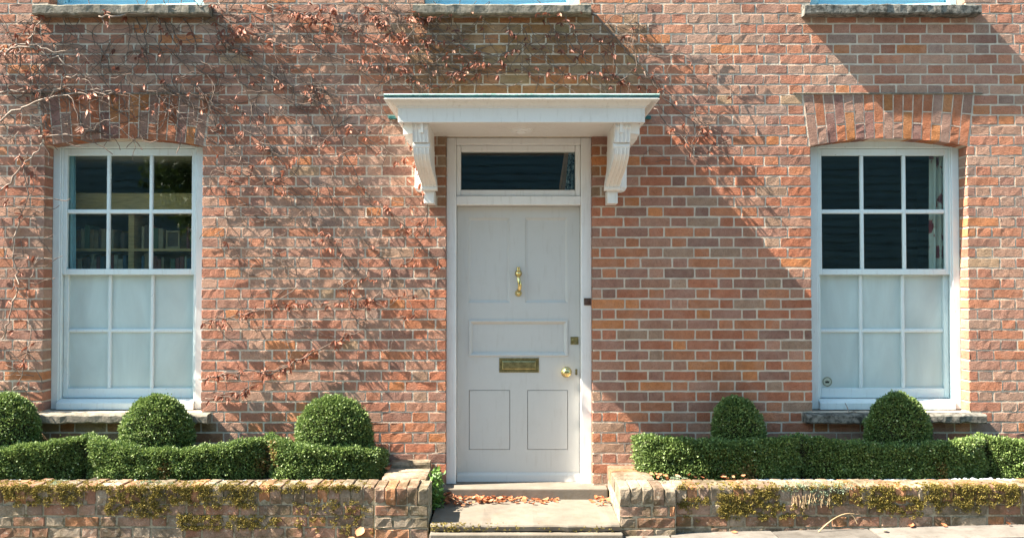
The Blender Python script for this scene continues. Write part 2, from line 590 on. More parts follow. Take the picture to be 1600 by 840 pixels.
rs = random.Random(5)
y_edges = [-0.60, -0.98, -1.55, -2.15, -2.75]
for r in range(4):
    x = -6.4 + rs.uniform(0, 0.5)
    while x < 6.3:
        w = rs.uniform(0.55, 1.05)
        x1 = min(x + w, 6.4)
        yb_, yf_ = y_edges[r], y_edges[r + 1]
        g = 0.007
        nx_, ny_ = 5, 4
        V, F = [], []
        tz = rs.uniform(-0.003, 0.004)
        for j in range(ny_):
            for i in range(nx_):
                xx = x + g + (x1 - x - 2 * g) * i / (nx_ - 1)
                yy = yf_ + g + (yb_ - yf_ - 2 * g) * j / (ny_ - 1)
                e = (i in (0, nx_ - 1)) or (j in (0, ny_ - 1))
                jx, jy = (rs.uniform(-.006, .006), rs.uniform(-.006, .006)) if e else (0, 0)
                V.append((xx + jx, yy + jy, pave_z(xx) + tz + rs.uniform(-.0015, .0015) - (0.003 if e else 0)))
        for j in range(ny_ - 1):
            for i in range(nx_ - 1):
                a = j * nx_ + i
                F.append([a, a + 1, a + 1 + nx_, a + nx_])
        n0 = len(V)
        ring = [i for i in range(nx_)] + [nx_ - 1 + nx_ * j for j in range(1, ny_)] + [nx_ * (ny_ - 1) + i for i in range(nx_ - 2, -1, -1)] + [nx_ * j for j in range(ny_ - 2, 0, -1)]
        for k in ring:
            V.append((V[k][0], V[k][1], V[k][2] - 0.03))
        for q in range(len(ring)):
            F.append([ring[(q + 1) % len(ring)], ring[q], n0 + q, n0 + (q + 1) % len(ring)])
        mesh_obj('paving_slab', V, F, 'pave', pavement)
        x = x1

# ------------------------------------------------------------------ the house
house = tag(empty('brick_house', (0, 0.2, 0)), 'red brick house front with grey door, sash windows and white canopy', 'house')

LW = (UX(67), UX(317))                      # openings in metres
RW = (UX(1266), UX(1514))
WZ0, WZS, WZC = UZ(643), UZ(229), UZ(217)   # sill top, springing, crown
DX0, DX1 = UX(695.5), UX(926.5)
DZ0, DZ1 = UZ(764), UZ(213)
ARCH_T = UZ(147)
UPZ = UZ(11)                                # upper sill top
UW = [(-3.42, -2.27), (UX(660), UX(908)), (UX(1268), UX(1513))]
UWH = 1.72
WALL_X, WALL_T, WALL_B = 5.3, UPZ + 2.5, -0.16

holes = [(LW[0], LW[1], WZ0 - .002, WZC), (RW[0], RW[1], WZ0 - .002, WZC), (DX0, DX1, DZ0 - 0.12, DZ1)]
holes += [(a, b, UPZ - .002, UPZ + UWH) for a, b in UW]
wall = plate('wall', -WALL_X, WALL_X, WALL_B, WALL_T, 0.0, 0.30, holes, 'mortar', house)

# ---- bricks
PAL = [((0.36, 0.165, 0.115), 24), ((0.40, 0.18, 0.11), 16), ((0.47, 0.20, 0.085), 5), ((0.39, 0.26, 0.20), 22),
       ((0.36, 0.265, 0.215), 10), ((0.24, 0.14, 0.12), 7), ((0.33, 0.195, 0.155), 20), ((0.38, 0.30, 0.20), 1), ((0.28, 0.22, 0.195), 6)]
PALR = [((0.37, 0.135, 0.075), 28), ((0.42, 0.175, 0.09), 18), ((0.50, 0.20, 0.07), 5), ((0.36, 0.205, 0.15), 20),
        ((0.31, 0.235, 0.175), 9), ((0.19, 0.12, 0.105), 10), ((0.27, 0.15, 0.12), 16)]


def pick(pal, r):
    t = r.uniform(0, sum(w for _, w in pal))
    for c, w in pal:
        t -= w
        if t <= 0:
            return np.array(c)
    return np.array(pal[0][0])


def brick_mesh(w, h, depth, r, nx=7, nz=3, proud=0.0017, amp=0.0008, edge=0.0010):
    """one worn brick: an uneven front grid, four sides going back; local x,z centred, y=0 is the mortar face"""
    V, F, S = [], [], []
    tx, tz, b0 = r.uniform(-.0011, .0011), r.uniform(-.0005, .0005), proud + r.uniform(-.0006, .0009)
    for k in range(nz + 1):
        for i in range(nx + 1):
            u, v = i / nx, k / nz
            ex, ez = i in (0, nx), k in (0, nz)
            # columns near the ends sit close to the edge so that the arris is tight
            uu = u
            if i == 1: uu = 0.006 / w
            if i == nx - 1: uu = 1 - 0.006 / w
            vv = v
            if nz >= 3:
                if k == 1: vv = 0.09
                if k == nz - 1: vv = 0.91
            x, z = (uu - .5) * w, (vv - .5) * h
            y = -(b0 + tx * (2 * u - 1) + tz * (2 * v - 1) + r.gauss(0, amp))
            y = min(y, -0.0008)
            if ex or ez:
                y = min(-0.0004, y + edge * r.uniform(.35, .8))
                x += (-1 if u > .5 else 1) * abs(r.gauss(0, .0016)) * ex
                z += (-1 if v > .5 else 1) * abs(r.gauss(0, .0016)) * ez
                if ex and ez:
                    x += (-1 if u > .5 else 1) * r.uniform(0, .004)
                    z += (-1 if v > .5 else 1) * r.uniform(0, .003)
            V.append((x, y, z))
    W = nx + 1
    for k in range(nz):
        for i in range(nx):
            a = k * W + i
            F.append([a, a + 1, a + 1 + W, a + W]); S.append(False)
    sides = [[i for i in range(W)], [nx + W * k for k in range(nz + 1)], [W * nz + i for i in range(nx, -1, -1)], [W * k for k in range(nz, -1, -1)]]
    for s in sides:
        n0 = len(V)
        for q in s:
            V.append(V[q])
        A, B = V[s[0]], V[s[-1]]
        V.append((B[0], depth, B[2])); V.append((A[0], depth, A[2]))
        F.append([n0 + q for q in range(len(s))][::-1] + [n0 + len(s) + 1, n0 + len(s)]); S.append(False)
    return np.array(V), F, S


class BrickBatch:
    def __init__(self): self.V, self.F, self.S, self.C, self.n = [], [], [], [], 0
    def add(self, V, F, S, c):
        self.V.append(V); self.F += [[i + self.n for i in f] for f in F]; self.S += S
        self.C.append(np.tile(c, (len(V), 1))); self.n += len(V)
    def build(self, name, mat, parent):
        return mesh_obj(name, np.concatenate(self.V), self.F, mat, parent, col=np.concatenate(self.C), smooth=self.S)


CP = 0.0749
Z_REF = UZ(410.7)
rb = random.Random(21)


def arch_side(z, right):
    """how far the splayed arch reaches sideways beyond the opening at height z"""
    t = (z - WZS) / (ARCH_T - WZS)
    return (0.006 + 0.045 * t)


def blocked(z):
    out = []
    for (a, b) in (LW, RW):
        if WZ0 - 0.001 < z < WZS: out.append((a, b, True))
        elif WZS <= z < ARCH_T: out.append((a - arch_side(z, 0), b + arch_side(z, 1), False))
        elif WZ0 - 0.075 < z <= WZ0: out.append((a - 0.065, b + 0.075, False))
    if DZ0 - 0.13 < z < DZ1 + 0.03: out.append((DX0, DX1, True))
    for (a, b) in UW:
        if UPZ < z < UPZ + UWH: out.append((a, b, True))
        elif UPZ - 0.075 < z <= UPZ: out.append((a - 0.055, b + 0.06, False))
    return sorted(out)


ivals = []
k0 = int((WALL_B + 0.04 - Z_REF) / CP) - 1
PER, STW = 0.344, 0.2305
brick_specs = []
k = k0
while True:
    zc = Z_REF + k * CP
    if zc > WALL_T - 0.04: break
    if zc < WALL_B + 0.036:
        k += 1; continue
    lat = []
    ph = (UX(926.5) if k % 2 == 0 else UX(926.5) - 0.173)
    n = math.floor((-WALL_X - ph) / PER) - 1
    x = ph + n * PER
    while x < WALL_X + 0.4:
        lat.append(x + rb.uniform(-.007, .007)); lat.append(x + STW + rb.uniform(-.007, .007)); x += PER
    free, cur, edge_l = [], -WALL_X, False
    for a, b, jamb in blocked(zc):
        if a > cur: free.append((cur, a, edge_l, jamb))
        cur = max(cur, b); edge_l = jamb
    if cur < WALL_X: free.append((cur, WALL_X, edge_l, False))
    for a, b, ja, jb in free:
        cuts = [a] + [l for l in lat if a + 0.045 < l < b - 0.045] + [b]
        for i in range(len(cuts) - 1):
            x0, x1 = cuts[i], cuts[i + 1]
            if x1 - x0 > 0.30:                      # never longer than a brick
                xm = x0 + 0.22
                for q0, q1 in ((x0, xm), (xm, x1)):
                    brick_specs.append((q0, q1, zc, ja and q0 == a, jb and q1 == b))
            else:
                brick_specs.append((x0, x1, zc, ja and i == 0, jb and i == len(cuts) - 2))
    k += 1


def to_px(x, z):
    c, s = math.cos(PITCH), math.sin(PITCH)
    yy, zz = CAM_D, z - CAM_H
    dep = yy * c + zz * s
    return 800 + FPX * x / dep, 420 - FPX * (zz * c - yy * s) / dep


made = []
for (x0, x1, zc, jl, jr) in brick_specs:
    j = 0.0044
    a = x0 + (-0.008 if jl else j + rb.uniform(-.001, .001))
    b = x1 - (-0.008 if jr else j + rb.uniform(-.001, .001))
    h = CP - 0.0092 + rb.uniform(-.0025, .0015)
    w = b - a
    px, py = to_px((a + b) / 2, zc)
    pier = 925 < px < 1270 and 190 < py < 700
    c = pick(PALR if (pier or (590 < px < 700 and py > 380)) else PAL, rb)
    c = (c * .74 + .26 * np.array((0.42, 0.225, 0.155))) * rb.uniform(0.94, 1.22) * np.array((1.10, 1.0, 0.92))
    # green-stained brickwork under the middle and other upper sills and under the lower sills
    st = 0
    if 640 < px < 1010 and 28 < py < 148: st = 0.60 * (1 - 0.4 * abs(px - 800) / 210)
    if 660 < px < 700 and 200 < py < 330 or 925 < px < 945 and 200 < py < 330: st = 0.35
    if 50 < px < 330 and 655 < py < 690: st = 0.55
    if 60 < px < 330 and 25 < py < 45: st = 0.4
    if st:
        c = c * (1 - st) + st * np.array(rb.choice([(0.27, 0.17, 0.05), (0.24, 0.20, 0.085), (0.36, 0.15, 0.045)]))
    nx = 7 if w > 0.16 else (4 if w > 0.08 else 3)
    dep = 0.123 if (jl or jr) else 0.012
    made.append((px, py, w * h, (a + b) / 2, zc, w, h, dep, nx, c))

order = sorted(range(len(made)), key=lambda i: -made[i][2])
single = set()
for i in order:
    px, py = made[i][0], made[i][1]
    if not (25 < px < 1575 and 36 < py < 640): continue
    if 560 < px < 1050 and 120 < py < 225: continue
    if px < 560 and py > 600 or px > 1090 and py > 600: continue
    if len(single) < 300: single.add(i)
batch = BrickBatch()
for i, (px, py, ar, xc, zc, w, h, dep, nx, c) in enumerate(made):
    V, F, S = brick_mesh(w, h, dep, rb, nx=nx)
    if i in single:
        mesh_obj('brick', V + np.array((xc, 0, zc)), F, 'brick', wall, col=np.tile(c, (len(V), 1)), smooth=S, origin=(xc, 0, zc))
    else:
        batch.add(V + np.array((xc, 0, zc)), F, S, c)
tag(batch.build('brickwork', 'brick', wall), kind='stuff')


# ---- gauged arches over the two lower windows
def arch(x0, x1, name_label):
    xc, hw = (x0 + x1) / 2, (x1 - x0) / 2
    m = MB()
    n = 17
    def intr(x):
        t = (x - xc) / hw
        return WZC - (WZC - WZS) * t * t + 0.002
    # mortar bed behind the voussoirs
    pts = [(xc + hw * t / 8, intr(xc + hw * t / 8) + 0.004) for t in range(-8, 9)]
    pts = [(x0 - 0.004, WZS)] + pts[1:-1] + [(x1 + 0.004, WZS), (x1 + 0.046, ARCH_T), (x0 - 0.046, ARCH_T)]
    m.prism(pts, 'y', -0.0012, 0.121)
    A = m.build('window_arch', 'mortar', house)
    A['label'] = name_label
    for i in range(n):
        for part in (0, 1):
            t0, t1 = -1 + 2 * i / n, -1 + 2 * (i + 1) / n
            split = 0.62 if (i % 2 == 0) else 0.36
            f0, f1 = (0.0, split) if part == 0 else (split, 1.0)
            g = 0.0042
            quad = []
            for t, sg in ((t0, 1), (t1, -1)):
                xb = xc + hw * t
                xt = xc + (hw + 0.046) * t
                zb_, zt_ = intr(xb), ARCH_T - 0.004
                for f, sf in ((f0, 1), (f1, -1)):
                    quad.append((xb + (xt - xb) * f + sg * g, zb_ + (zt_ - zb_) * f + sf * (g if (part == 0) == (sf < 0) else 0.0008)))
            bl, tl, br, tr = quad
            V, F, S = brick_mesh(1.0, 1.0, 0.121, rb, nx=3, nz=5, amp=0.0011, edge=.0016)
            P = []
            for (x, y, z) in V:
                u, v = min(1, max(0, x + .5)), min(1, max(0, z + .5))
                X = (bl[0] * (1 - u) + br[0] * u) * (1 - v) + (tl[0] * (1 - u) + tr[0] * u) * v
                Z = (bl[1] * (1 - u) + br[1] * u) * (1 - v) + (tl[1] * (1 - u) + tr[1] * u) * v
                P.append((X, y - 0.0012, Z))
            c = pick([((0.43, 0.165, 0.085), 10), ((0.48, 0.20, 0.08), 4), ((0.36, 0.21, 0.155), 10), ((0.29, 0.15, 0.12), 5)], rb) * rb.uniform(.88, 1.1)
            mesh_obj('voussoir', P, F, 'brick', A, col=np.tile(c, (len(P), 1)), smooth=S)
    mm = MB()
    mm.box(x0 - 0.12, x1 + 0.11, -0.011, 0.01, ARCH_T - 0.002, ARCH_T + 0.008, 0.002)
    mm.build('lead_flashing', 'sill', A)
    return A


arch(*LW, 'splayed arch of upright bricks, overgrown with creeper')
arch(*RW, 'splayed arch of upright bricks, bare and half in shadow')


# ---- sash windows
def sash_window(x0, x1, z0, ztop, label, paint, lower=True, upper_mat='glass', lower_mat='frost', sillm='sill', sill_ext=(0.065, 0.07), sill_h=0.072, sill_p=0.095):
    s = 210.0
    zb = z0
    H = ztop - z0
    full = H > 1.9
    yF = 0.125
    m = MB()
    SA, SB = ((0.058, 0.100) if x1 < -1 else (0.100, 0.058) if x0 > 1 else (0.083, 0.083))
    head = 0.072
    zs_t = ztop - head + 0.012                 # underside of the frame head
    m.box(x0 + .002, x0 + SA, yF, 0.26, zb + .002, ztop - .004, 0.004)
    m.box(x1 - SB, x1 - .002, yF, 0.26, zb + .002, ztop - .004, 0.004)
    m.box(x0 + SA + .0005, x1 - SB - .0005, yF + .002, 0.26, zs_t, ztop - .004, 0.004)
    m.prism([(yF - 0.028, zb + .004), (yF - 0.028, zb + .050), (yF + .012, zb + .074), (0.27, zb + .078), (0.27, zb + .004)], 'x', x0 + SA + .0005, x1 - SB - .0005)
    # staff beads that hold the sashes
    for xa, xb in ((x0 + SA + .0005, x0 + SA + .012), (x1 - SB - .012, x1 - SB - .0005)):
        m.box(xa, xb, yF + .006, yF + .020, zb + .076, zs_t - .001, 0.003)
    W = m.build('window', paint, house)
    W['label'] = label
    ix0, ix1 = x0 + SA + .003, x1 - SB - .003
    st, bar = 0.036, 0.025
    zbot = zb + 0.080
    if full:
        ys = lambda py: UZ(py, -0.148)
        lvl = dict(top=zs_t - .002, p1t=ys(243), p1b=ys(327), p2t=ys(333.5), p2b=ys(420), mb=ys(429), p3b=ys(514), p4t=ys(519.5), p4b=ys(607), bot=zbot)
    else:
        tt = zs_t - .002
        hh = tt - zbot
        lvl = dict(top=tt, p1t=tt - .05, p1b=tt - .05 - .21 * hh, p2t=tt - .08 - .21 * hh, p2b=zbot + hh * .5 + .02, mb=zbot + hh * .5 - .02, p3b=zbot + .30 * hh, p4t=zbot + .30 * hh - .027, p4b=zbot + .085, bot=zbot)
    px0, px1 = ix0 + st, ix1 - st
    cw = (px1 - px0 - 2 * bar) / 3
    cols = [(px0 + i * (cw + bar), px0 + i * (cw + bar) + cw) for i in range(3)]

    def sash(nm, ya, yb, zt, zb_, rows, top_r, bot_r, glass):
        m = MB()
        m.box(ix0, ix0 + st, ya, yb, zb_, zt, 0.003)
        m.box(ix1 - st, ix1, ya, yb, zb_, zt, 0.003)
        m.box(ix0 + st, ix1 - st, ya + .001, yb, top_r, zt, 0.003)
        m.box(ix0 + st, ix1 - st, ya + .001, yb, zb_, bot_r, 0.003)
        for (ra, rb_) in zip(rows, rows[1:]):
            m.box(px0, px1, ya + .006, yb - .004, rb_[0], ra[1], 0.005)
        for c in range(2):
            m.box(cols[c][1], cols[c + 1][0], ya + .004, yb - .006, bot_r - .001, top_r + .001, 0.005)
        S_ = m.build(nm, paint, W)
        for (t_, b_) in rows:
            for (a, b) in cols:
                g = MB()
                g.box(a - .003, b + .003, yb - .016, yb - .012, b_ - .003, t_ + .003)
                p = g.build('pane', glass, W)
                p.rotation_euler = (random.uniform(-.004, .004), 0, random.uniform(-.004, .004))
        return S_
    sash('upper_sash', yF + .022, yF + .060, lvl['top'], lvl['mb'], [(lvl['p1t'], lvl['p1b']), (lvl['p2t'], lvl['p2b'])], lvl['p1t'], lvl['p2b'], upper_mat)
    sash('lower_sash', yF + .062, yF + .100, lvl['p2b'] - .004, lvl['bot'], [(lvl['mb'], lvl['p3b']), (lvl['p4t'], lvl['p4b'])], lvl['mb'], lvl['p4b'], lower_mat)
    # stone sill with worn edges
    V, F = [], []
    nseg = 26
    rr = random.Random(int((x0 + 10) * 100))
    xs = [x0 - sill_ext[0] + (x1 - x0 + sum(sill_ext)) * i / nseg for i in range(nseg + 1)]
    for i, x in enumerate(xs):
        jf, jt, jb = rr.gauss(0, .0035), rr.gauss(0, .002), rr.gauss(0, .004)
        prof = [(0.10, z0 - .001), (-sill_p + .018, z0 - .008 + jt), (-sill_p + jf + .006, z0 - .011 + jt), (-sill_p + jf, z0 - .018 + jt), (-sill_p + jf * .5, z0 - sill_h + .010 + jb), (-sill_p + .010, z0 - sill_h + jb), (0.10, z0 - sill_h)]
        if x0 - .001 > x or x > x1 + .001:
            prof[0] = (-0.0015, z0 - .004); prof[-1] = (-0.0015, z0 - sill_h)
        V += [(x, p[0], p[1]) for p in prof]
    k_ = 7
    for i in range(nseg):
        for q in range(k_):
            a, b = i * k_ + q, i * k_ + (q + 1) % k_
            F.append([a, a + k_, b + k_, b][::-1])
    F.append(list(range(k_))); F.append([nseg * k_ + q for q in range(k_)][::-1])
    mesh_obj('sill', V, F, sillm, W)
    return W


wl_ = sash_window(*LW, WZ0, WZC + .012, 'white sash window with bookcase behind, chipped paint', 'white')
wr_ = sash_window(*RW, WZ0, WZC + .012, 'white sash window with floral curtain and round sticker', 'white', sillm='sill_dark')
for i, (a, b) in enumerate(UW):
    w_ = sash_window(a, b, UPZ, UPZ + UWH, ['white upper window over creeper, tinted with sky shade', 'white upper window above the canopy, tinted with sky shade', 'white upper window over bare brick, tinted with sky shade'][i], 'teal', sillm=('sill', 'sill', 'sill_dark')[i], sill_h=0.08)

# round sticker in the corner of the right window
sc_ = U(1293, 596, -0.20)
m = MB()
m.lathe([(0.038, 0), (0.038, -0.001)], (sc_.x, 0.2075, sc_.z), 'y', 24)
stick = m.build('sticker', 'pale_print', wr_)
m = MB()
for q in range(24):
    t = 2 * PI * q / 24
    cx_, cz_ = sc_.x + .0315 * math.cos(t), sc_.z + .0315 * math.sin(t)
    m.box(cx_ - .0026, cx_ + .0026, 0.2050, 0.2058, cz_ - .0026, cz_ + .0026)
m.prism([(sc_.x - .014, sc_.z - .010), (sc_.x + .014, sc_.z - .010), (sc_.x + .017, sc_.z + .008), (sc_.x + .008, sc_.z), (sc_.x + .005, sc_.z + .012), (sc_.x, sc_.z + .001), (sc_.x - .005, sc_.z + .012), (sc_.x - .008, sc_.z), (sc_.x - .017, sc_.z + .008)], 'y', 0.2048, 0.2056)
m.build('emblem', 'black', wr_)

# ---- door frame, fanlight, door
m = MB()
yF = 0.055
fl, frt = DX0 + 0.004, DX1 - 0.004
fi0, fi1 = UX(712.5, -yF), UX(908, -yF)
ztr0, ztr1 = UZ(320, -yF), UZ(306, -yF)
m.box(fl, fi0, yF, 0.22, DZ0 - .002, DZ1 - .001, 0.006, 2)
m.box(fi1, frt, yF, 0.22, DZ0 - .002, DZ1 - .001, 0.006, 2)
m.box(fi0, fi1, yF + .001, 0.20, ztr0, ztr1, 0.006, 2)
m.box(fi0, fi1, yF + .001, 0.20, UZ(226, -yF), DZ1 - .001, 0.006, 2)
# bead round the fanlight
gx0, gx1, gz0, gz1 = UX(720, -.1), UX(899, -.1), UZ(297, -.1), UZ(237.5, -.1)
for (a, b, c_, d_) in ((fi0 + .0005, gx0, ztr1 + .0005, UZ(226, -yF) - .0005), (gx1, fi1 - .0005, ztr1 + .0005, UZ(226, -yF) - .0005)):
    m.box(a, b, yF + .022, 0.15, c_, d_, 0.008, 2)
m.box(gx0, gx1, yF + .023, 0.15, ztr1 + .0005, gz0, 0.008, 2)
m.box(gx0, gx1, yF + .023, 0.15, gz1, UZ(226, -yF) - .0005, 0.008, 2)
frame = m.build('door_frame', 'white_clean', house)
m = MB()
m.box(gx0 - .004, gx1 + .004, 0.118, 0.122, gz0 - .004, gz1 + .004)
m.build('fanlight_pane', 'glass', frame)

dx0, dx1 = fi0 + .003, fi1 - .003
dz0, dz1 = UZ(756, -.12), ztr0 - .004
yD = 0.150
panels = [(UX(731, -yD), UX(797, -yD), UZ(473, -yD), UZ(340, -yD)), (UX(820, -yD), UX(887, -yD), UZ(473, -yD), UZ(340, -yD)),
          (UX(733, -yD), UX(887, -yD), UZ(556, -yD), UZ(500, -yD)),
          (UX(733, -yD), UX(797, -yD), UZ(702, -yD), UZ(609, -yD)), (UX(824, -yD), UX(887, -yD), UZ(702, -yD), UZ(609, -yD))]
door = plate('door', dx0, dx1, dz0, dz1, yD, yD + 0.044, panels, 'door', house)


def frame_strip(m, x0, x1, z0, z1, prof):
    """mitred moulding round a rectangle; prof = (inset, y) pairs from the outside inwards"""
    rings = []
    for ins, y in prof:
        rings.append([m.bm.verts.new(c) for c in ((x0 + ins, y, z0 + ins), (x1 - ins, y, z0 + ins), (x1 - ins, y, z1 - ins), (x0 + ins, y, z1 - ins))])
    for a, b in zip(rings, rings[1:]):
        for q in range(4):
            m.bm.faces.new((a[q], a[(q + 1) % 4], b[(q + 1) % 4], b[q]))
    return rings


for i, (a, b, c_, d_) in enumerate(panels):
    m = MB()
    if i < 2:
        r = frame_strip(m, a + .0003, b - .0003, c_ + .0003, d_ - .0003, [(0, yD + .030), (0, yD + .0005), (.004, yD + .002), (.007, yD + .007), (.015, yD + .010), (.020, yD + .014), (.022, yD + .0135)])
        m.bm.faces.new(r[-1])
    elif i == 2:
        r = frame_strip(m, a - .002, b + .002, c_ - .002, d_ + .002, [(0, yD + .030), (0, yD - .004), (.004, yD - .010), (.012, yD - .010), (.018, yD - .004), (.026, yD + .004), (.031, yD + .012), (.035, yD + .012)])
        m.bm.faces.new(r[-1])
    else:
        r = frame_strip(m, a + .0035, b - .0035, c_ + .0028, d_ - .0035, [(0, yD + .030), (0, yD + .0025), (.0015, yD + .001)])
        m.bm.faces.new(r[-1])
    p = m.build('panel', 'door', door)
    if i > 2:   # dark back of the groove
        m = MB()
        m.box(a + .0002, b - .0002, yD + .026, yD + .030, c_ + .0002, d_ - .0002)
        m.build('groove', 'dark_metal', door)
m = MB()
wz = UZ(738, -.13)
m.prism([(yD - .002, wz), (yD - .020, wz - .018), (yD - .030, dz0 + .018), (yD - .030, dz0 + .004), (yD - .002, dz0 + .001)], 'x', dx0 + .002, dx1 - .002)
m.build('weather_bar', 'door', door)
# letter box
a, b, c_, d_ = UX(780, -.14), UX(842, -.14), UZ(581.5, -.14), UZ(559, -.14)
m = MB()
r = frame_strip(m, a, b, c_, d_, [(0, yD), (0, yD - .004), (.002, yD - .006), (.012, yD - .006), (.016, yD - .002), (.020, yD - .002), (.022, yD - .006), (.030, yD - .009)])
m.bm.faces.new(r[-1])
m.build('letter_plate', 'brass_old', door)
# knocker
kx = UX(810, -.12)
zt, zm, zb_ = UZ(417, -.14), UZ(427, -.14), UZ(457, -.14)
m = MB()
m.lathe([(.025, yD), (.027, yD - .006), (.020, yD - .012), (.023, yD - .018), (.016, yD - .028), (.004, yD - .034)], (kx, 0, zm), 'y', 20)
m.lathe([(.011, -.006), (.012, .004), (.009, .012), (.013, .020), (.012, .026)], (kx, yD - .012, zm + .022), 'z', 14)
m.tube([(kx, yD - .022, zm - .012), (kx + .001, yD - .034, zm - .034), (kx + .006, yD - .040, zm - .062), (kx + .011, yD - .038, zm - .090), (kx + .008, yD - .034, zm - .112), (kx - .002, yD - .030, zm - .126)], [.010, .0125, .014, .015, .015, .012], 10)
m.lathe([(.025, yD), (.026, yD - .005), (.021, yD - .012), (.012, yD - .020), (.012, yD - .03)], (kx, 0, zb_ - .004), 'y', 20)
m.build('knocker', 'brass', door, smooth=True)
# knob
kb = U(885, 581, -.14)
m = MB()
m.lathe([(.038, yD), (.040, yD - .003), (.034, yD - .008), (.020, yD - .010), (.016, yD - .030), (.022, yD - .036), (.032, yD - .046), (.033, yD - .056), (.026, yD - .066), (.012, yD - .070), (.002, yD - .071)], (kb.x, 0, kb.z), 'y', 28)
m.build('door_knob', 'brass', door, smooth=True)
ke = U(900.5, 580, -.14)
m = MB()
m.lathe([(.0085, yD), (.009, yD - .003), (.003, yD - .004)], (ke.x, 0, ke.z + .010), 'y', 14)
m.prism([(ke.x - .005, ke.z + .008), (ke.x + .005, ke.z + .008), (ke.x + .008, ke.z - .022), (ke.x, ke.z - .027), (ke.x - .008, ke.z - .022)], 'y', yD, yD - .004)
m.build('keyhole_cover', 'brass_old', door)
lk = U(898, 532, -.14)
m = MB()
m.box(lk.x - .031, lk.x + .029, yD - .004, yD, lk.z - .029, lk.z + .029, .002)
m.lathe([(.021, yD - .004), (.022, yD - .010), (.017, yD - .015), (.012, yD - .013), (.011, yD - .017), (.002, yD - .018)], (lk.x, 0, lk.z), 'y', 20)
m.build('lock', 'brass_old', door)
bl = U(918, 471, -.045)
m = MB()
m.box(bl.x - .026, bl.x + .026, yF - .010, yF, bl.z - .026, bl.z + .026, .003)
m.lathe([(.013, yF - .010), (.013, yF - .013), (.009, yF - .016), (.002, yF - .017)], (bl.x, 0, bl.z), 'y', 16)
m.build('doorbell', 'dark_metal', frame)

# threshold stone
m = MB()
th_z1, th_z0 = UZ(763, .115), UZ(780.5, .115)
m.box(UX(682, .11), UX(949, .11), -0.115, 0.30, th_z0 - .06, th_z1, 0.008, 2)
m.build('threshold', 'step', house)

# ---- canopy on scrolled brackets
cx0, cx1 = UX(628.5, .55), UX(1001, .55)
fz0, fz1 = UZ(194.5, .55), UZ(172, .55)
P_F, P_C = 0.60, 0.725
ox = UX(1030, P_C) - cx1
ctop = UZ(151.5, P_C)
m = MB()
m.box(cx0, cx1, -P_F, -.002, fz0 + .012, fz1 + .01)                  # soffit boards and core
m.box(cx0 - .0, cx1 + .0, -P_F - .022, -P_F, fz0, fz1, .003)           # front fascia
m.box(cx0 - .022, cx0, -P_F - .022, -.002, fz0, fz1, .003)
m.box(cx1, cx1 + .022, -P_F - .022, -.002, fz0, fz1, .003)
canopy = m.build('canopy', 'cream', house)
canopy['label'] = 'white painted door canopy with moulded cornice'
# cyma cornice mitred round three sides
prof = [(0.022, fz1 - .002), (0.030, fz1 + .004), (0.031, fz1 + .012), (0.044, fz1 + .020), (0.058, fz1 + .034), (0.070, fz1 + .054), (0.088, ctop - .018), (0.108, ctop - .008), (ox + .004, ctop - .004), (ox + .004, ctop + .002)]
V, F = [], []
for (o, z) in prof:
    V += [(cx0 - o, -.002, z), (cx0 - o, -P_F - o, z), (cx1 + o, -P_F - o, z), (cx1 + o, -.002, z)]
for q in range(len(prof) - 1):
    for e in range(3):
        a = q * 4 + e
        F.append([a, a + 1, a + 5, a + 4])
n_ = len(prof) - 1
F.append([n_ * 4, n_ * 4 + 1, n_ * 4 + 2, n_ * 4 + 3]); F.append([3, 2, 1, 0])
mesh_obj('cornice', V, F, 'cream', canopy)
m = MB()
o = ox + .010
ft = UZ(145, P_C)
fm = ctop + (ft - ctop) * .52
m.prism([(-P_F - o + .014, fm - .0005), (-P_F - o + .003, fm - .0005), (-P_F - o + .003, ctop + .004), (-P_F - o + .012, ctop + .0025), (-P_F - o + .014, ctop + .0025)], 'x', cx0 - o, cx1 + o)
mp = MB()
mp.prism([(-P_F - o + .014, ft - .001), (-P_F - o + .004, ft - .001), (-P_F - o - .002, ft - .006), (-P_F - o - .002, fm + .002), (-P_F - o + .002, fm), (-P_F - o + .014, fm)], 'x', cx0 - o, cx1 + o)
mp.build('roof_edge_roll', 'verdigris', canopy)
mt = MB()
mt.prism([(-.001, ctop + .075), (-P_F - o + .0145, ft), (-P_F - o + .0145, ctop + .0025), (-.001, ctop + .0025)], 'x', cx0 - o + .003, cx1 + o - .003)
mt.build('canopy_roof', 'lead', canopy)
m.box(cx0 - o - .065, cx0 - o - .001, -.030, -.004, ctop - .012, ctop + .012, .003)
m.box(cx1 + o + .001, cx1 + o + .05, -.030, -.004, ctop - .012, ctop + .012, .003)
m.build('copper_flashing', 'copper', canopy)
lp = U(814, 209, .27)
m = MB()
m.lathe([(.080, fz0 + .012), (.080, fz0 + .004), (.072, fz0 + .002), (.036, fz0), (.034, fz0 - .008), (.018, fz0 - .016), (.002, fz0 - .018)], (lp.x, -.27, 0), 'z', 24)
m.build('soffit_light', 'white_clean', canopy)


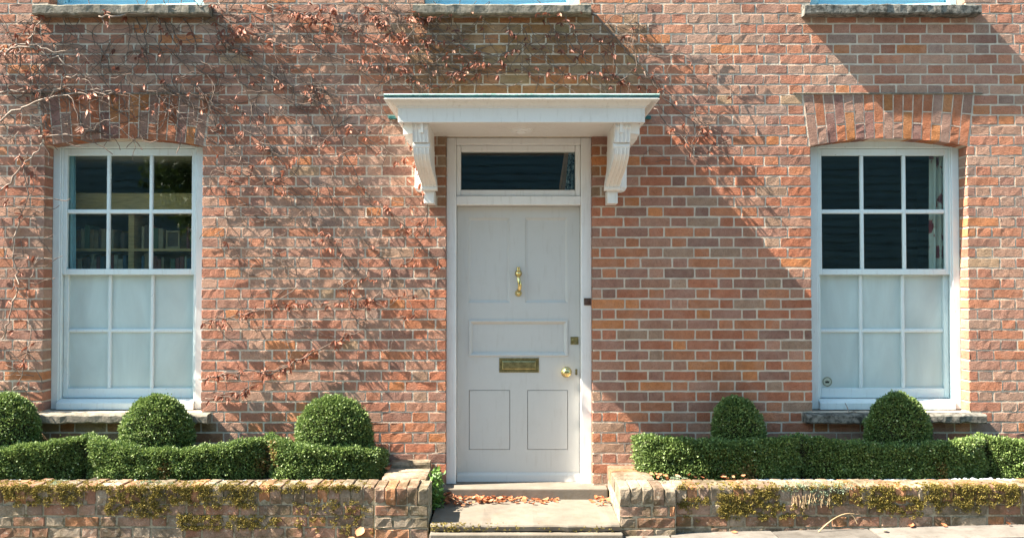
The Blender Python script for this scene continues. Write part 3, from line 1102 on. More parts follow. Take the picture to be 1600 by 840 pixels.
def bracket(side):
    cxm = (cx0 + cx1) / 2
    def X(px): return cxm + side * (UX(px, .05) - cxm)      # px measured on the right-hand bracket
    def X2(px): return cxm + side * (UX(px, .30) - cxm)
    zt = fz0 + .004
    # splayed cheek: the scrolled side of the bracket, reaching far forward at the top
    outl = [(1000, 196, .52), (1000, 210, .50), (997, 213, .46), (996, 218, .42), (992, 220, .38), (990, 224, .34), (985, 226, .29), (983, 231, .23), (980, 235, .17), (979.5, 260, .11), (979.5, 293, .07), (977, 298, .06), (972, 300, .055)]
    V, F = [], []
    for (px, py, do) in outl:
        z = fz0 + .0115 if py == 196 else min(UZ(py, do), fz0 + .002)
        xo = cxm + side * (UX(px, do) - cxm)
        xin = cxm + side * (UX(956, .1) - cxm)
        V += [(xin, -do - .085, z), (xo, -do, z), (xo, -.001, z), (xin, -.001, z)]
    for i in range(len(outl) - 1):
        for q in range(4):
            a, b = i * 4 + q, i * 4 + (q + 1) % 4
            F.append([a, b, b + 4, a + 4])
    F.append([0, 1, 2, 3]); n4 = (len(outl) - 1) * 4
    F.append([n4 + 3, n4 + 2, n4 + 1, n4])
    if side < 0: F = [f[::-1] for f in F]
    B = mesh_obj('bracket', V, F, 'white_clean', canopy)
    # fluted console in front: top block then a bellied scroll
    x_a, x_b = (cxm + side * (UX(q_, .1) - cxm) for q_ in (943.5, 966.5))
    lo, hi = min(x_a, x_b), max(x_a, x_b)
    nfl = 4
    prof_z = [(fz0 + .0115, .592), (UZ(199, .58), .588), (UZ(203, .57), .575), (UZ(223, .54), .560), (UZ(224.5, .5), .50), (UZ(227, .5), .530), (UZ(233, .52), .540), (UZ(241, .52), .530), (UZ(250, .49), .500), (UZ(260, .43), .445), (UZ(270, .35), .365), (UZ(279, .26), .275), (UZ(288, .19), .205), (UZ(297, .17), .175)]
    cols = []
    for q in range(nfl):
        a = lo + (hi - lo) * q / nfl
        b = lo + (hi - lo) * (q + 1) / nfl
        cols += [(a + .001, 0.0), (a + (b - a) * .25, -.007), (a + (b - a) * .75, -.007), (b - .001, 0.0)]
    V, F = [], []
    for (z, d) in prof_z:
        sh = side * .024 * max(0, d - .17) / .37
        V.append((lo + sh, -.10, z))
        for (x, dd) in cols: V.append((x + sh, -d - dd, z))
        V.append((hi + sh, -.10, z))
    W = len(cols) + 2
    for i in range(len(prof_z) - 1):
        for q in range(W - 1):
            a = i * W + q
            F.append([a, a + W, a + W + 1, a + 1])
    F.append([q for q in range(W)]); F.append([(len(prof_z) - 1) * W + q for q in range(W)][::-1])
    mesh_obj('fluted_console', V, F, 'cream', B)
    for (py, d_, r_, sh_) in ((228, .520, .022, .023), (294, .170, .020, .001)):
        m = MB()
        m.lathe([(r_ * .5, lo - .004), (r_, lo - .002), (r_, hi + .002), (r_ * .5, hi + .004)], (side * sh_, -d_, UZ(py, d_)), 'x', 16)
        m.build('scroll', 'cream', B, smooth=False)
    m = MB()
    xa, xb = X(947), X(963)
    m.box(min(xa, xb), max(xa, xb), -.15, -.001, UZ(319, .1), UZ(298, .12), .005, 2)
    m.build('drop_block', 'cream', B)
    return B


bracket(1)
bracket(-1)


# ---- rooms behind the glass (inner linings, open towards the window)
def room(x0, x1, y0, y1, z0, z1, mat, nm):
    V = [(x0, y0, z0), (x1, y0, z0), (x1, y1, z0), (x0, y1, z0), (x0, y0, z1), (x1, y0, z1), (x1, y1, z1), (x0, y1, z1)]
    F = [[0, 1, 2, 3], [4, 7, 6, 5], [2, 6, 7, 3], [1, 5, 6, 2], [0, 3, 7, 4]]
    return mesh_obj(nm, V, F, mat, house)


room(-4.6, -1.2, 0.301, 3.1, 0.2, 2.62, 'room', 'study_lining')
room(-1.1, 1.4, 0.301, 4.0, 0.1, 2.75, 'room_dark', 'hall_lining')
room(1.5, 4.8, 0.301, 4.0, 0.2, 2.75, 'room_dark', 'parlour_lining')
for i, (a, b) in enumerate(UW):
    room(a - .2, b + .2, 0.301, 2.5, UPZ - .5, UPZ + 2.1, 'room_dark', 'bedroom_lining')

# ------------------------------------------------------------------ things seen through the glass
BY = 0.46   # bookcase front
bcx0, bcx1 = -3.75, -2.05
bk = tag(empty('bookcase', ((bcx0 + bcx1) / 2, BY + .15, 0.201)), 'brown wooden bookcase seen through the upper panes beside creeper', 'bookcase')
m = MB()
m.box(bcx0, bcx1, BY + .27, BY + .29, 0.201, 2.06); m.build('back_panel', 'wood', bk)
def bz(py): return UZ(py, -BY)
shz = [bz(388), bz(425), bz(470), bz(560)]
for z in shz:
    m = MB(); m.box(bcx0 + .03, bcx1 - .03, BY + .004, BY + .268, z - .022, z, .002); m.build('shelf', 'wood', bk)
m = MB(); m.box(bcx0 - .02, bcx1 + .02, BY - .03, BY + .268, bz(334), bz(302), .006); m.build('cornice', 'wood', bk)
for xx in (bcx0, UX(204, -BY) - .02, bcx1 - .03):
    m = MB(); m.box(xx, xx + .045, BY, BY + .268, 0.203, bz(335), .002); m.build('upright', 'wood', bk)
rk = random.Random(3)
nth = {}
ORD = 'first second third fourth fifth sixth seventh eighth ninth tenth eleventh twelfth thirteenth fourteenth fifteenth sixteenth seventeenth eighteenth nineteenth twentieth twenty-first twenty-second twenty-third twenty-fourth twenty-fifth twenty-sixth twenty-seventh twenty-eighth twenty-ninth thirtieth'.split()
for si, z in enumerate(shz[:2]):
    spans = [(bcx0 + .06, UX(198, -BY)), (UX(218, -BY), bcx1 - .06)]
    for sp, (a, b) in enumerate(spans):
        x = a
        while x < b - .04:
            w = rk.uniform(.018, .042)
            h = rk.uniform(.13, .195) if si == 0 else rk.uniform(.10, .15)
            if (si == 0 and sp == 1 and UX(246, -BY) < x < UX(285, -BY)) or rk.random() < .08:
                x += w + .01; continue
            ci = rk.randrange(len(BOOKC))
            m = MB(); m.box(x, x + w - .002, BY + .03, BY + .03 + rk.uniform(.13, .18), z + .0005, z + h, .003)
            bo = m.build('book', 'book%d' % ci, None)
            nth[(si, sp)] = nth.get((si, sp), 0) + 1
            cn = ['dark red', 'navy blue', 'buff', 'dark brown', 'tan', 'dark green', 'cream'][ci]
            wh = ('from the blue curtain', 'past the middle post')[sp]
            tag(bo, '%s book, %s %s on the %s bookcase shelf' % (cn, ORD[nth[(si, sp)] - 1], wh, ('upper', 'lower')[si]), 'book', 'books on the %s bookcase shelf' % ('upper', 'lower')[si])
            x += w
pf = U(267, 372, -BY + .02)
m = MB()
pw, ph_, pz = .055, .17, shz[0] + .001
r = frame_strip(m, pf.x - pw, pf.x + pw, pz, pz + ph_ * .82, [(0, BY + .05), (0, BY + .02), (.006, BY + .016), (.014, BY + .022), (.015, BY + .03)])
pfo = m.build('picture_frame', 'straw', None)
tag(pfo, 'small pale picture frame standing on the upper bookcase shelf', 'picture frame')
m = MB(); m.box(pf.x - pw + .012, pf.x + pw - .012, BY + .031, BY + .034, pz + .012, pz + ph_ * .82 - .012); m.build('picture', 'book3', pfo)


def curtain(name, pts, z0, z1, y, amp, mat, label):
    """pts: (x0,x1) at bottom and top; a gathered cloth"""
    n, nz = 60, 14
    V, F = [], []
    for k in range(nz + 1):
        f = k / nz
        xa = pts[0][0] * (1 - f) + pts[1][0] * f
        xb = pts[0][1] * (1 - f) + pts[1][1] * f
        for s in (0, 1):
            for i in range(n + 1):
                u = i / n
                V.append((xa + (xb - xa) * u + .006 * math.sin(3 * f + i), y + amp * math.sin(u * 6.5 * PI + 1.2 * math.sin(2 * f)) + .004 * s, z0 + (z1 - z0) * f))
    W = 2 * (n + 1)
    for k in range(nz):
        for s in (0, 1):
            for i in range(n):
                a = k * W + s * (n + 1) + i
                F.append([a, a + 1, a + 1 + W, a + W])
    o = mesh_obj(name, V, F, mat, None, smooth=True)
    return tag(o, label, 'curtain')


curtain('curtain', ((LW[0] + .004, UX(118, -.26)), (LW[0] + .004, UX(113, -.26))), WZ0 + .1, WZC - .02, .268, .020, 'net', 'pale blue curtain edge inside the window with the bookcase')
curtain('curtain', ((UX(1450, -.26), RW[1] - .006), (UX(1457, -.26), RW[1] - .006)), WZ0 + .1, WZC - .02, .268, .022, 'curtain', 'cream and red floral curtain inside the window with the sticker')
cl = curtain('hanging_cloth', ((UX(880, -.26), UX(905, -.26)), (UX(891, -.26), UX(905, -.26))), dz1 + .012, DZ1 - .02, .262, .018, 'cloth', 'blue and white patterned curtain behind the fanlight glass')
cl2 = curtain('hanging_cloth', ((UX(869, -.29), UX(882, -.29)), (UX(884, -.29), UX(893, -.29))), dz1 + .012, DZ1 - .05, .287, .006, 'peach', 'narrow peach coloured cloth behind the fanlight glass')

# ------------------------------------------------------------------ garden walls, step
GF, GB = 0.695, 0.475                    # front and back depth of the low walls
GT = UZ(758.5, .69)                      # their top
gr = random.Random(8)
GPAL = [((0.33, 0.17, 0.11), 10), ((0.38, 0.24, 0.17), 12), ((0.30, 0.235, 0.17), 10), ((0.42, 0.20, 0.10), 6), ((0.22, 0.15, 0.11), 5), ((0.36, 0.29, 0.21), 6)]


def gbrick(parent, x0, x1, yfront, z0, z1, depth, name='brick', nx=5, nz=3, pal=GPAL, top=False):
    w, h = x1 - x0, z1 - z0
    V, F, S = brick_mesh(w, h, depth, gr, nx=nx, nz=nz, proud=.005, amp=.0026, edge=.005)
    V = V + np.array(((x0 + x1) / 2, yfront, (z0 + z1) / 2))
    c = pick(pal, gr) * gr.uniform(.85, 1.12)
    return mesh_obj(name, V, F, 'gbrick', parent, col=np.tile(c, (len(V), 1)), smooth=S)


def coping_brick(parent, x0, x1, y0, y1, z0, z1):
    """brick on edge with worn rounded top arris; y0 front (smaller)"""
    m = bmesh.new()
    nx, ny = 3, 5
    prof = [(y0 + .004, z0), (y0 - .004, z0 + (z1 - z0) * .35), (y0 - .004, z1 - .022), (y0 - .001, z1 - .008), (y0 + .008, z1 - .001), (y0 + (y1 - y0) * .4, z1 + .001), (y0 + (y1 - y0) * .75, z1), (y1 - .006, z1 - .003), (y1, z1 - .02), (y1, z0)]
    V, F, S = [], [], []
    us = [0, .07, .5, .93, 1]
    dz = gr.uniform(-.004, .004)
    for (y, z) in prof:
        for u in us:
            e = u in (0, 1)
            V.append((x0 + (x1 - x0) * u, y + gr.gauss(0, .0026) + (.003 if e else 0), z + gr.gauss(0, .0018) + dz * (z > z0 + .02) - (.0035 if e and z > z0 + .02 else 0)))
    W = len(us)
    for i in range(len(prof) - 1):
        for q in range(W - 1):
            a = i * W + q
            F.append([a, a + 1, a + 1 + W, a + W]); S.append(True)
    for q in (0, W - 1):
        n0 = len(V)
        ring = [i * W + q for i in range(len(prof))]
        V += [V[r_] for r_ in ring]
        f = list(range(n0, n0 + len(ring)))
        F.append(f if q == 0 else f[::-1]); S.append(False)
    c = pick(GPAL + [((0.46, 0.21, 0.10), 8)], gr) * gr.uniform(.85, 1.12)
    return mesh_obj('coping_brick', V, F, 'gbrick', parent, col=np.tile(c, (len(V), 1)))


COPH = 0.115
def lay(parent, x0, x1, yf, zb, depth=.1, first_off=0.0):
    z = GT - COPH - .006
    row = 0
    while z > zb:
        h = gr.uniform(.060, .067)
        x = x0
        t = row % 2
        while x < x1 - .01:
            L = gr.uniform(.205, .235) if t % 2 == 0 else gr.uniform(.10, .118)
            t += 1
            xe = min(x + L, x1)
            if x1 - xe < .045: xe = x1
            if xe - x > .02:
                gbrick(parent, x + .004, xe - .004, yf, z - h, z, depth, nx=6 if xe - x > .15 else 4)
            x = xe + .004
        z -= h + .011
        row += 1


def cope(parent, x0, x1, yf, yb):
    n = max(1, round((x1 - x0) / .0755))
    for i in range(n):
        a, b = x0 + (x1 - x0) * i / n, x0 + (x1 - x0) * (i + 1) / n
        if gr.random() < .1: b -= .004
        coping_brick(parent, a + .0035, b - .0035, yf + gr.uniform(-.004, .004), yb, GT - COPH, GT + gr.uniform(-.004, .003))


# left wall
PLx0, PLx1 = UX(586, .72), UX(671, .72)
m = MB()
m.box(-5.2, PLx0, -GF, -GB, -.25, GT - .012)
m.box(PLx0, PLx1 - .004, -GF - .022, -GB, -.25, GT - .012)
m.box(UX(612), PLx1 - .05, -GB, -.003, -.1, GT - .012)
gl = m.build('garden_wall', 'gmortar', None)
tag(gl, 'low mossy brick garden wall below the bookcase window', 'garden wall')
cope(gl, -5.2, PLx0, -GF - .004, -GB)
lay(gl, -4.4, PLx0 - .003, -GF, -.2)
cope(gl, PLx0, PLx1, -GF - .028, -GB - .01)
lay(gl, PLx0 + .002, PLx1 - .003, -GF - .022, -.2)
# return towards the house: flat coping bricks and a raised one against the facade
for i, (y0, y1) in enumerate(((-.462, -.36), (-.355, -.25), (-.245, -.13))):
    coping_brick(gl, UX(612), PLx1 - .045, y0, y1, GT - .09, GT + .003)
coping_brick(gl, UX(612) + .01, PLx1 - .05, -.128, -.006, GT - .09, GT + .045)

# right wall
PRx0, PRx1 = UX(966, .72), UX(1054, .72)
m = MB()
m.box(PRx1, 5.2, -GF, -GB, -.2, GT - .012)
m.box(PRx0 + .004, PRx1, -GF - .040, -GB, -.2, GT - .012)
m.box(PRx0 + .006, PRx0 + .27, -GB, -.003, -.1, GT - .006)
gw = m.build('garden_wall', 'gmortar', None)
tag(gw, 'low mossy brick garden wall below the window with the sticker', 'garden wall')
cope(gw, PRx1 + .002, 5.2, -GF - .004, -GB)
lay(gw, PRx1 + .004, 4.4, -GF, -.12)
cope(gw, PRx0, PRx1, -GF - .046, -GB - .01)
lay(gw, PRx0 + .003, PRx1 - .002, -GF - .040, -.1)
for i, (y0, y1) in enumerate(((-.470, -.36), (-.355, -.25), (-.245, -.13), (-.125, -.006))):
    coping_brick(gw, PRx0, PRx0 + .265, y0, y1, GT - .09, GT + .002)

# doorstep slab
SZ1 = UZ(780.5, .13)
V, F = [], []
nx_, prof = 22, [(-.10, SZ1), (-.35, SZ1 - .001), (-.62, SZ1 - .004), (-.738, SZ1 - .008), (-.752, SZ1 - .013), (-.758, SZ1 - .022), (-.752, SZ1 - .050), (-.735, SZ1 - .056), (-.10, SZ1 - .056)]
sr = random.Random(2)
for i in range(nx_ + 1):
    x = PLx1 + .012 + (PRx0 + .002 - PLx1 - .012) * i / nx_
    j1, j2 = sr.gauss(0, .003), sr.gauss(0, .003)
    for q, (y, z) in enumerate(prof):
        V.append((x, y + (j1 if 2 < q < 8 else 0), z + (j2 * .6 if 1 < q < 8 else 0)))
k_ = len(prof)
for i in range(nx_):
    for q in range(k_):
        a, b = i * k_ + q, i * k_ + (q + 1) % k_
        F.append([a, b, b + k_, a + k_])
F.append(list(range(k_))[::-1]); F.append([nx_ * k_ + q for q in range(k_)])
tag(mesh_obj('doorstep', V, F, 'step', None), 'worn pale stone doorstep slab between the garden wall ends', 'step')
m = MB()
m.box(PLx1 + .01, PRx0 + .02, -.80, -.11, -.12, SZ1 - .0575, .010, 2)
tag(m.build('footing_stone', 'step', None), 'lower stone course under the worn doorstep slab', 'step')

# planting beds
SOIL = GT - .045
for (a, b) in ((-5.2, UX(612) - .002), (PRx0 + .272, 5.2)):
    V, F = [], []
    nx_, ny_ = 60, 8
    for j in range(ny_ + 1):
        for i in range(nx_ + 1):
            V.append((a + (b - a) * i / nx_, -GB + .001 + (GB - .004) * j / ny_, SOIL + sr.gauss(0, .006)))
    for j in range(ny_):
        for i in range(nx_):
            q = j * (nx_ + 1) + i
            F.append([q, q + 1, q + nx_ + 2, q + nx_ + 1])
    tag(mesh_obj('soil', V, F, 'soil', None, smooth=True), kind='structure')


# ------------------------------------------------------------------ planting
def unit(a): return a / np.maximum(1e-9, np.linalg.norm(a, axis=1, keepdims=True))


def leaves(P, N, L, Wd, spread=0.9, fold=0.25):
    """two-triangle folded leaves at points P leaning out along N"""
    n = len(P)
    d = unit(N + RNG.normal(0, spread, (n, 3)))
    t = unit(np.cross(d, RNG.normal(0, 1, (n, 3))))
    up = np.cross(t, d)
    L = L * RNG.uniform(.7, 1.25, (n, 1))
    Wd = Wd * RNG.uniform(.75, 1.2, (n, 1))
    base = P - d * L * .4
    tip = P + d * L * .6
    mid = P + d * L * .05 + up * (Wd * fold)
    l, r = mid + t * Wd * .5, mid - t * Wd * .5
    V = np.stack([base, r, tip, l], 1).reshape(-1, 3)
    i = np.arange(n)[:, None] * 4
    F = np.concatenate([i + np.array([[0, 1, 2]]), i + np.array([[0, 2, 3]])], 0)
    return V, F


def lump(P, s=1.0):
    return (np.sin(P[:, 0] * 31 * s + 1.3) * np.sin(P[:, 2] * 27 * s + .4) + np.sin(P[:, 0] * 67 * s + P[:, 2] * 41 * s) * .6 + np.sin(P[:, 1] * 53 * s + P[:, 2] * 61 * s) * .5)


def foliage_obj(name, P, N, parent, mat='box_leaf', L=.017, Wd=.0115, spread=.50, tone_bias=0.0, brown=None):
    V, F = leaves(P, N, L, Wd, spread)
    t = np.clip(RNG.beta(2.0, 2.2, len(P)) * .85 + tone_bias + (RNG.random(len(P)) < .11) * .32, 0, 1)
    t = np.maximum(t, .06)
    if brown is not None:
        t[brown] = 0
    return mesh_obj(name, V, F, mat, parent, tone=np.repeat(t, 4))


def dome(px, wpx, ytop, label, d=.155, lean=0.0, n=15000, skew=0.0):
    n = int(n * 1.4)
    c = U(px, 690, d)
    R = wpx / 2 / (FPX / (CAM_D - d))
    ztop = UZ(ytop, d)
    zc = UZ(688, d)
    hz = ztop - zc
    o = tag(empty('topiary_dome', (c.x, -d, SOIL)), label, 'topiary', 'clipped box domes')
    th = RNG.uniform(0, 2 * PI, n)
    # area-uniform-ish sampling of a superellipsoid dome plus a short skirt down to the soil
    v = RNG.uniform(-.55, 1, n)
    v = np.where(v > 0, 1 - (1 - v) ** 1.25, v)
    rr = np.where(v > 0, np.maximum(0, 1 - np.abs(v) ** 2.25) ** (1 / 2.0), 1 - .35 * v * v)
    zz = np.where(v > 0, zc + hz * v, zc + (zc - SOIL) * v / .55)
    dy = min(.142, R)
    P = np.stack([c.x + (R * rr) * np.cos(th) + lean * np.maximum(v, 0), -d + dy * rr * np.sin(th), zz], 1)
    nv = np.stack([np.cos(th) * np.maximum(rr, .05), np.sin(th) * np.maximum(rr, .05) * R / dy, np.clip(v, 0, 1) * 1.0 * R / hz], 1)
    N = unit(nv)
    P = P + N * (lump(P) * .0060)[:, None] - N * np.maximum(-.012, RNG.normal(.010, .009, (n, 1)))
    P = P + N * (RNG.random((n, 1)) < .012) * RNG.uniform(.008, .026, (n, 1))
    keep = P[:, 1] < -.012
    foliage_obj('foliage', P[keep], N[keep], o)
    # twiggy inside
    V, F = [], []
    K, T = 9, 18
    for k in range(K + 1):
        vv = -.55 + 1.5 * k / K
        r_ = (max(0, 1 - abs(vv) ** 2.25) ** .5 if vv > 0 else 1 - .35 * vv * vv) * .90
        z = zc + hz * vv * .93 if vv > 0 else zc + (zc - SOIL) * vv / .55
        for t in range(T):
            a = 2 * PI * t / T
            V.append((c.x + R * r_ * math.cos(a) + lean * max(vv, 0), -d + dy * .88 * r_ * math.sin(a), z))
    for k in range(K):
        for t in range(T):
            F.append([k * T + t, k * T + (t + 1) % T, (k + 1) * T + (t + 1) % T, (k + 1) * T + t])
    F.append([K * T + t for t in range(T)])
    mesh_obj('twigs', V, F, 'twig', o, smooth=True)
    return o


dome(6, 112, 613, 'clipped box dome cut off by the edge of the picture', n=14000)
dome(245, 114, 617, 'clipped box dome in front of the bookcase window')
dome(522, 120, 618, 'clipped box dome in front of creeper-covered brick between window and door', n=16000)
dome(1156, 84, 619, 'small leaning box dome between door and shaded window', lean=-.035, n=11000)
dome(1403, 102, 614, 'clipped box dome in front of the window with the sticker', n=14000)


def hedge(cusps, ytops, x_lo, x_hi, end_lo, end_hi, label, n, dmin=.205, dmax=.365, thick=.130):
    xs = [UX(c, .38) for c in cusps]
    zt_c = [UZ(t, .36) for t in ytops]
    o = tag(empty('box_hedge', ((x_lo + x_hi) / 2, -.32, SOIL)), label, 'hedge')

    def f(x):
        x = np.asarray(x)
        i = np.clip(np.searchsorted(xs, x) - 1, 0, len(xs) - 2)
        a, b = np.array(xs)[i], np.array(xs)[i + 1]
        t = np.clip((x - a) / (b - a) * 2 - 1, -1, 1)
        blg = np.sqrt(np.maximum(0, 1 - np.abs(t) ** 2.3))
        df = dmin + (dmax - dmin) * blg
        za, zb = np.array(zt_c)[i * 2], np.array(zt_c)[i * 2 + 2]
        zm = np.array(zt_c)[i * 2 + 1]
        zt = np.where(t < 0, zm + (za - zm) * np.abs(t) ** 1.7, zm + (zb - zm) * np.abs(t) ** 1.7)
        e = np.ones_like(x)
        if end_lo: e = np.minimum(e, np.clip((x - x_lo) / .13, 0, 1))
        if end_hi: e = np.minimum(e, np.clip((x_hi - x) / .13, 0, 1))
        e = np.sqrt(np.maximum(0, 1 - (1 - e) ** 2))
        return df, zt, e

    def surf(x, s):
        """s 0..1 runs up the front, over the rounded top and down the back"""
        df, zt, e = f(x)
        db = df - thick
        mid, hw = (df + db) / 2, (df - db) / 2 * (.25 + .75 * e)
        H = (zt - SOIL) * (.80 + .20 * e)
        r = .05
        Lf, Lt = H - r, 2 * hw - 2 * r
        tot = 2 * Lf + np.maximum(Lt, 0) + PI * r
        q = s * tot
        d = np.zeros_like(x); z = np.zeros_like(x); nd_ = np.zeros_like(x); nz_ = np.zeros_like(x)
        c1 = q < Lf
        d = np.where(c1, mid + hw, d); z = np.where(c1, SOIL + q, z); nd_ = np.where(c1, 1., nd_)
        a = (q - Lf) / r
        c2 = (~c1) & (a < PI / 2)
        d = np.where(c2, mid + hw - r + r * np.cos(a), d); z = np.where(c2, SOIL + Lf + r * np.sin(a), z)
        nd_ = np.where(c2, np.cos(a), nd_); nz_ = np.where(c2, np.sin(a), nz_)
        q3 = q - Lf - PI / 2 * r
        c3 = (~c1) & (~c2) & (q3 < Lt)
        d = np.where(c3, mid + hw - r - q3, d); z = np.where(c3, SOIL + H, z); nz_ = np.where(c3, 1., nz_)
        c4 = ~(c1 | c2 | c3)
        q4 = q3 - np.maximum(Lt, 0)
        a4 = np.clip(q4 / r, 0, PI / 2)
        d = np.where(c4, mid - hw + r - r * np.sin(a4), d); z = np.where(c4, SOIL + Lf + r * np.cos(a4) - np.maximum(0, q4 - PI / 2 * r), z)
        nd_ = np.where(c4, -np.sin(a4), nd_); nz_ = np.where(c4, np.cos(a4), nz_)
        return d, z, nd_, nz_

    x = RNG.uniform(x_lo, x_hi, n)
    s = RNG.uniform(0, .82, n)
    d, z, nd_, nz_ = surf(x, s)
    h = 1e-3
    slope = (f(x + h)[0] - f(x - h)[0]) / (2 * h)
    slope = np.clip(slope, -3, 3)
    N = unit(np.stack([-slope * nd_, -nd_, nz_], 1))
    if end_lo: N[:, 0] -= 2 * np.clip(1 - (x - x_lo) / .13, 0, 1)
    if end_hi: N[:, 0] += 2 * np.clip(1 - (x_hi - x) / .13, 0, 1)
    N = unit(N)
    P = np.stack([x, -d, z], 1)
    P = P + N * (lump(P, .8) * .008)[:, None] - N * np.maximum(-.012, RNG.normal(.010, .009, (n, 1)))
    P = P + N * (RNG.random((n, 1)) < .012) * RNG.uniform(.008, .028, (n, 1))
    br = np.zeros(n, bool)
    for (bx, bz, br_) in [(UX(q_, .38), UZ(w_, .38), e_) for q_, w_, e_ in ((420, 715, .055), (258, 735, .045), (405, 732, .05), (1472, 735, .04), (1170, 742, .06))]:
        br |= (np.hypot(P[:, 0] - bx, (P[:, 2] - bz) * .6) < br_ * RNG.uniform(.3, 1.3, n)) & (RNG.random(n) < .7)
    foliage_obj('foliage', P, N, o, brown=br)
    # cut ends get extra leaves
    K = 90
    gx = np.linspace(x_lo + .02, x_hi - .02, K)
    V, F = [], []
    SS = 14
    for q in range(SS + 1):
        d, z, nd_, nz_ = surf(gx, np.full(K, q / SS))
        V.append(np.stack([gx, -d + nd_ * .024, np.maximum(SOIL - .01, z - nz_ * .024)], 1))
    V = np.concatenate(V)
    for q in range(SS):
        for i in range(K - 1):
            a = q * K + i
            F.append([a, a + 1, a + 1 + K, a + K])
    F.append([q * K for q in range(SS + 1)]); F.append([q * K + K - 1 for q in range(SS, -1, -1)])
    mesh_obj('twigs', V, F, 'twig', o, smooth=True)
    return o


hedge([-180, 122, 412, 602], [687, 700, 685, 702, 685, 699, 706], UX(-170, .38), UX(601, .38), False, True,
      'long scalloped box hedge below the bookcase window', 88000)
hedge([994, 1262, 1557, 1790], [680, 690, 686, 696, 686, 694, 690], UX(994, .38), UX(1780, .38), True, False,
      'long scalloped box hedge below the window with the sticker', 88000)


# ---- moss, sedum, gravel on the low walls
def clumps(spots, n_per, mat, name, L, Wd, flat=.6):
    Ps, Ns = [], []
    for (x, y, z, r, nx, ny, nz_) in spots:
        k = int(n_per * (r / .03) ** 2) + 6
        q = unit(RNG.normal(0, 1, (k, 3)))
        nn = np.array((nx, ny, nz_))
        q = q - np.minimum(0, q @ nn)[:, None] * nn[None, :] * 2
        rad = r * RNG.uniform(.35, 1, (k, 1)) ** .5
        sc_ = q * rad
        sc_ = sc_ - (sc_ @ nn)[:, None] * nn[None, :] * (1 - flat)
        Ps.append(np.array((x, y, z)) + sc_); Ns.append(q)
    P, N = np.concatenate(Ps), np.concatenate(Ns)
    V, F = leaves(P, N, L, Wd, .6)
    t = np.clip(RNG.beta(2, 2, len(P)) + (RNG.random(len(P)) < .06) * .3, 0, 1)
    o = mesh_obj(name, V, F, mat, None, tone=np.repeat(t, 4))
    return o


mr = random.Random(14)


def moss_spots(front, patches):
    out = []
    for (px0, px1, py0, py1, n, r0, r1) in patches:
        for _ in range(int(n * 1.3)):
            px, py = mr.uniform(px0, px1), py0 + (py1 - py0) * mr.random() ** 1.3
            if math.sin(px * .21) * math.sin(py * .33 + px * .05) + math.sin(px * .083 + 1) * .6 < -.75: continue
            if py < 757:
                d = front - (757 - py) / 13 * (front - GB)
                p = U(px, py, d)
                out.append((p.x, -d, GT - .002, mr.uniform(r0, r1) * .9, 0, 0, 1))
            else:
                p = U(px, py, front)
                out.append((p.x, -front - .004, min(p.z, GT - .004), mr.uniform(r0, r1) * 1.15, 0, -.9, .43))
    return out


sp = moss_spots(GF + .002, [(-60, 165, 748, 764, 110, .012, .022), (20, 130, 760, 788, 90, .014, .024), (165, 210, 762, 802, 46, .012, .022), (205, 250, 760, 806, 70, .014, .024),
                            (255, 400, 758, 792, 150, .013, .022), (250, 300, 790, 812, 22, .010, .018), (280, 345, 806, 826, 60, .012, .020), (355, 440, 806, 826, 64, .010, .018),
                            (400, 560, 757, 768, 70, .010, .016), (460, 560, 780, 830, 60, .008, .015), (-60, 580, 748, 763, 330, .008, .015), (-60, 20, 760, 780, 26, .014, .022),
                            (540, 582, 790, 835, 22, .008, .016)])
tag(clumps(sp, 70, 'moss', 'moss', .0095, .0065, .6), 'ochre moss hanging over the wall top below the bookcase window', 'moss', kind='stuff')
sp = moss_spots(GF + .002, [(1120, 1190, 772, 800, 100, .012, .022), (1065, 1110, 776, 790, 30, .010, .016), (1180, 1215, 760, 792, 40, .012, .020), (1200, 1260, 788, 808, 40, .010, .016), (1125, 1200, 795, 810, 40, .010, .016),
                            (1340, 1400, 760, 790, 60, .012, .020), (1365, 1440, 775, 806, 70, .012, .021), (1440, 1590, 757, 788, 170, .013, .024), (1460, 1530, 785, 798, 24, .010, .018), (1060, 1640, 750, 763, 300, .008, .015),
                            (1600, 1660, 757, 775, 30, .012, .02), (1290, 1345, 770, 790, 36, .010, .018), (1060, 1090, 785, 812, 14, .008, .014)])
tag(clumps(sp, 70, 'moss', 'moss', .0095, .0065, .6), 'ochre moss hanging over the wall top below the window with the sticker', 'moss', kind='stuff')
sp = moss_spots(GF - .02, [(195, 300, 749, 756, 20, .012, .020), (330, 356, 754, 768, 16, .012, .018), (30, 110, 747, 757, 20, .012, .02)])
tag(clumps(sp, 20, 'sedum', 'sedum', .012, .006), 'grey green stonecrop on the wall below the bookcase window', 'stonecrop', kind='stuff')
sp = moss_spots(GF, [(1225, 1340, 750, 766, 70, .012, .020), (1235, 1300, 765, 785, 34, .012, .018), (1025, 1075, 741, 750, 20, .010, .018)])
tag(clumps(sp, 20, 'sedum', 'sedum', .012, .006), 'grey green stonecrop trailing over the wall below the window with the sticker', 'stonecrop', kind='stuff')
# moss along the doorstep edge
sp = []
for _ in range(150):
    x = PLx1 + .02 + abs(mr.gauss(0, .16)) if _ < 100 else mr.uniform(PLx1 + .1, PRx0 - .02)
    if x > PRx0 - .02: continue
    sp.append((x, -.757 + (mr.uniform(0, .05) if _ < 60 else 0), SZ1 - (.012 if _ < 60 else mr.uniform(.02, .05)), mr.uniform(.006, .013), 0, -.7, .7))
tag(clumps(sp, 18, 'moss', 'moss', .010, .006, .5), 'thin moss along the front edge of the doorstep', 'moss', kind='stuff')


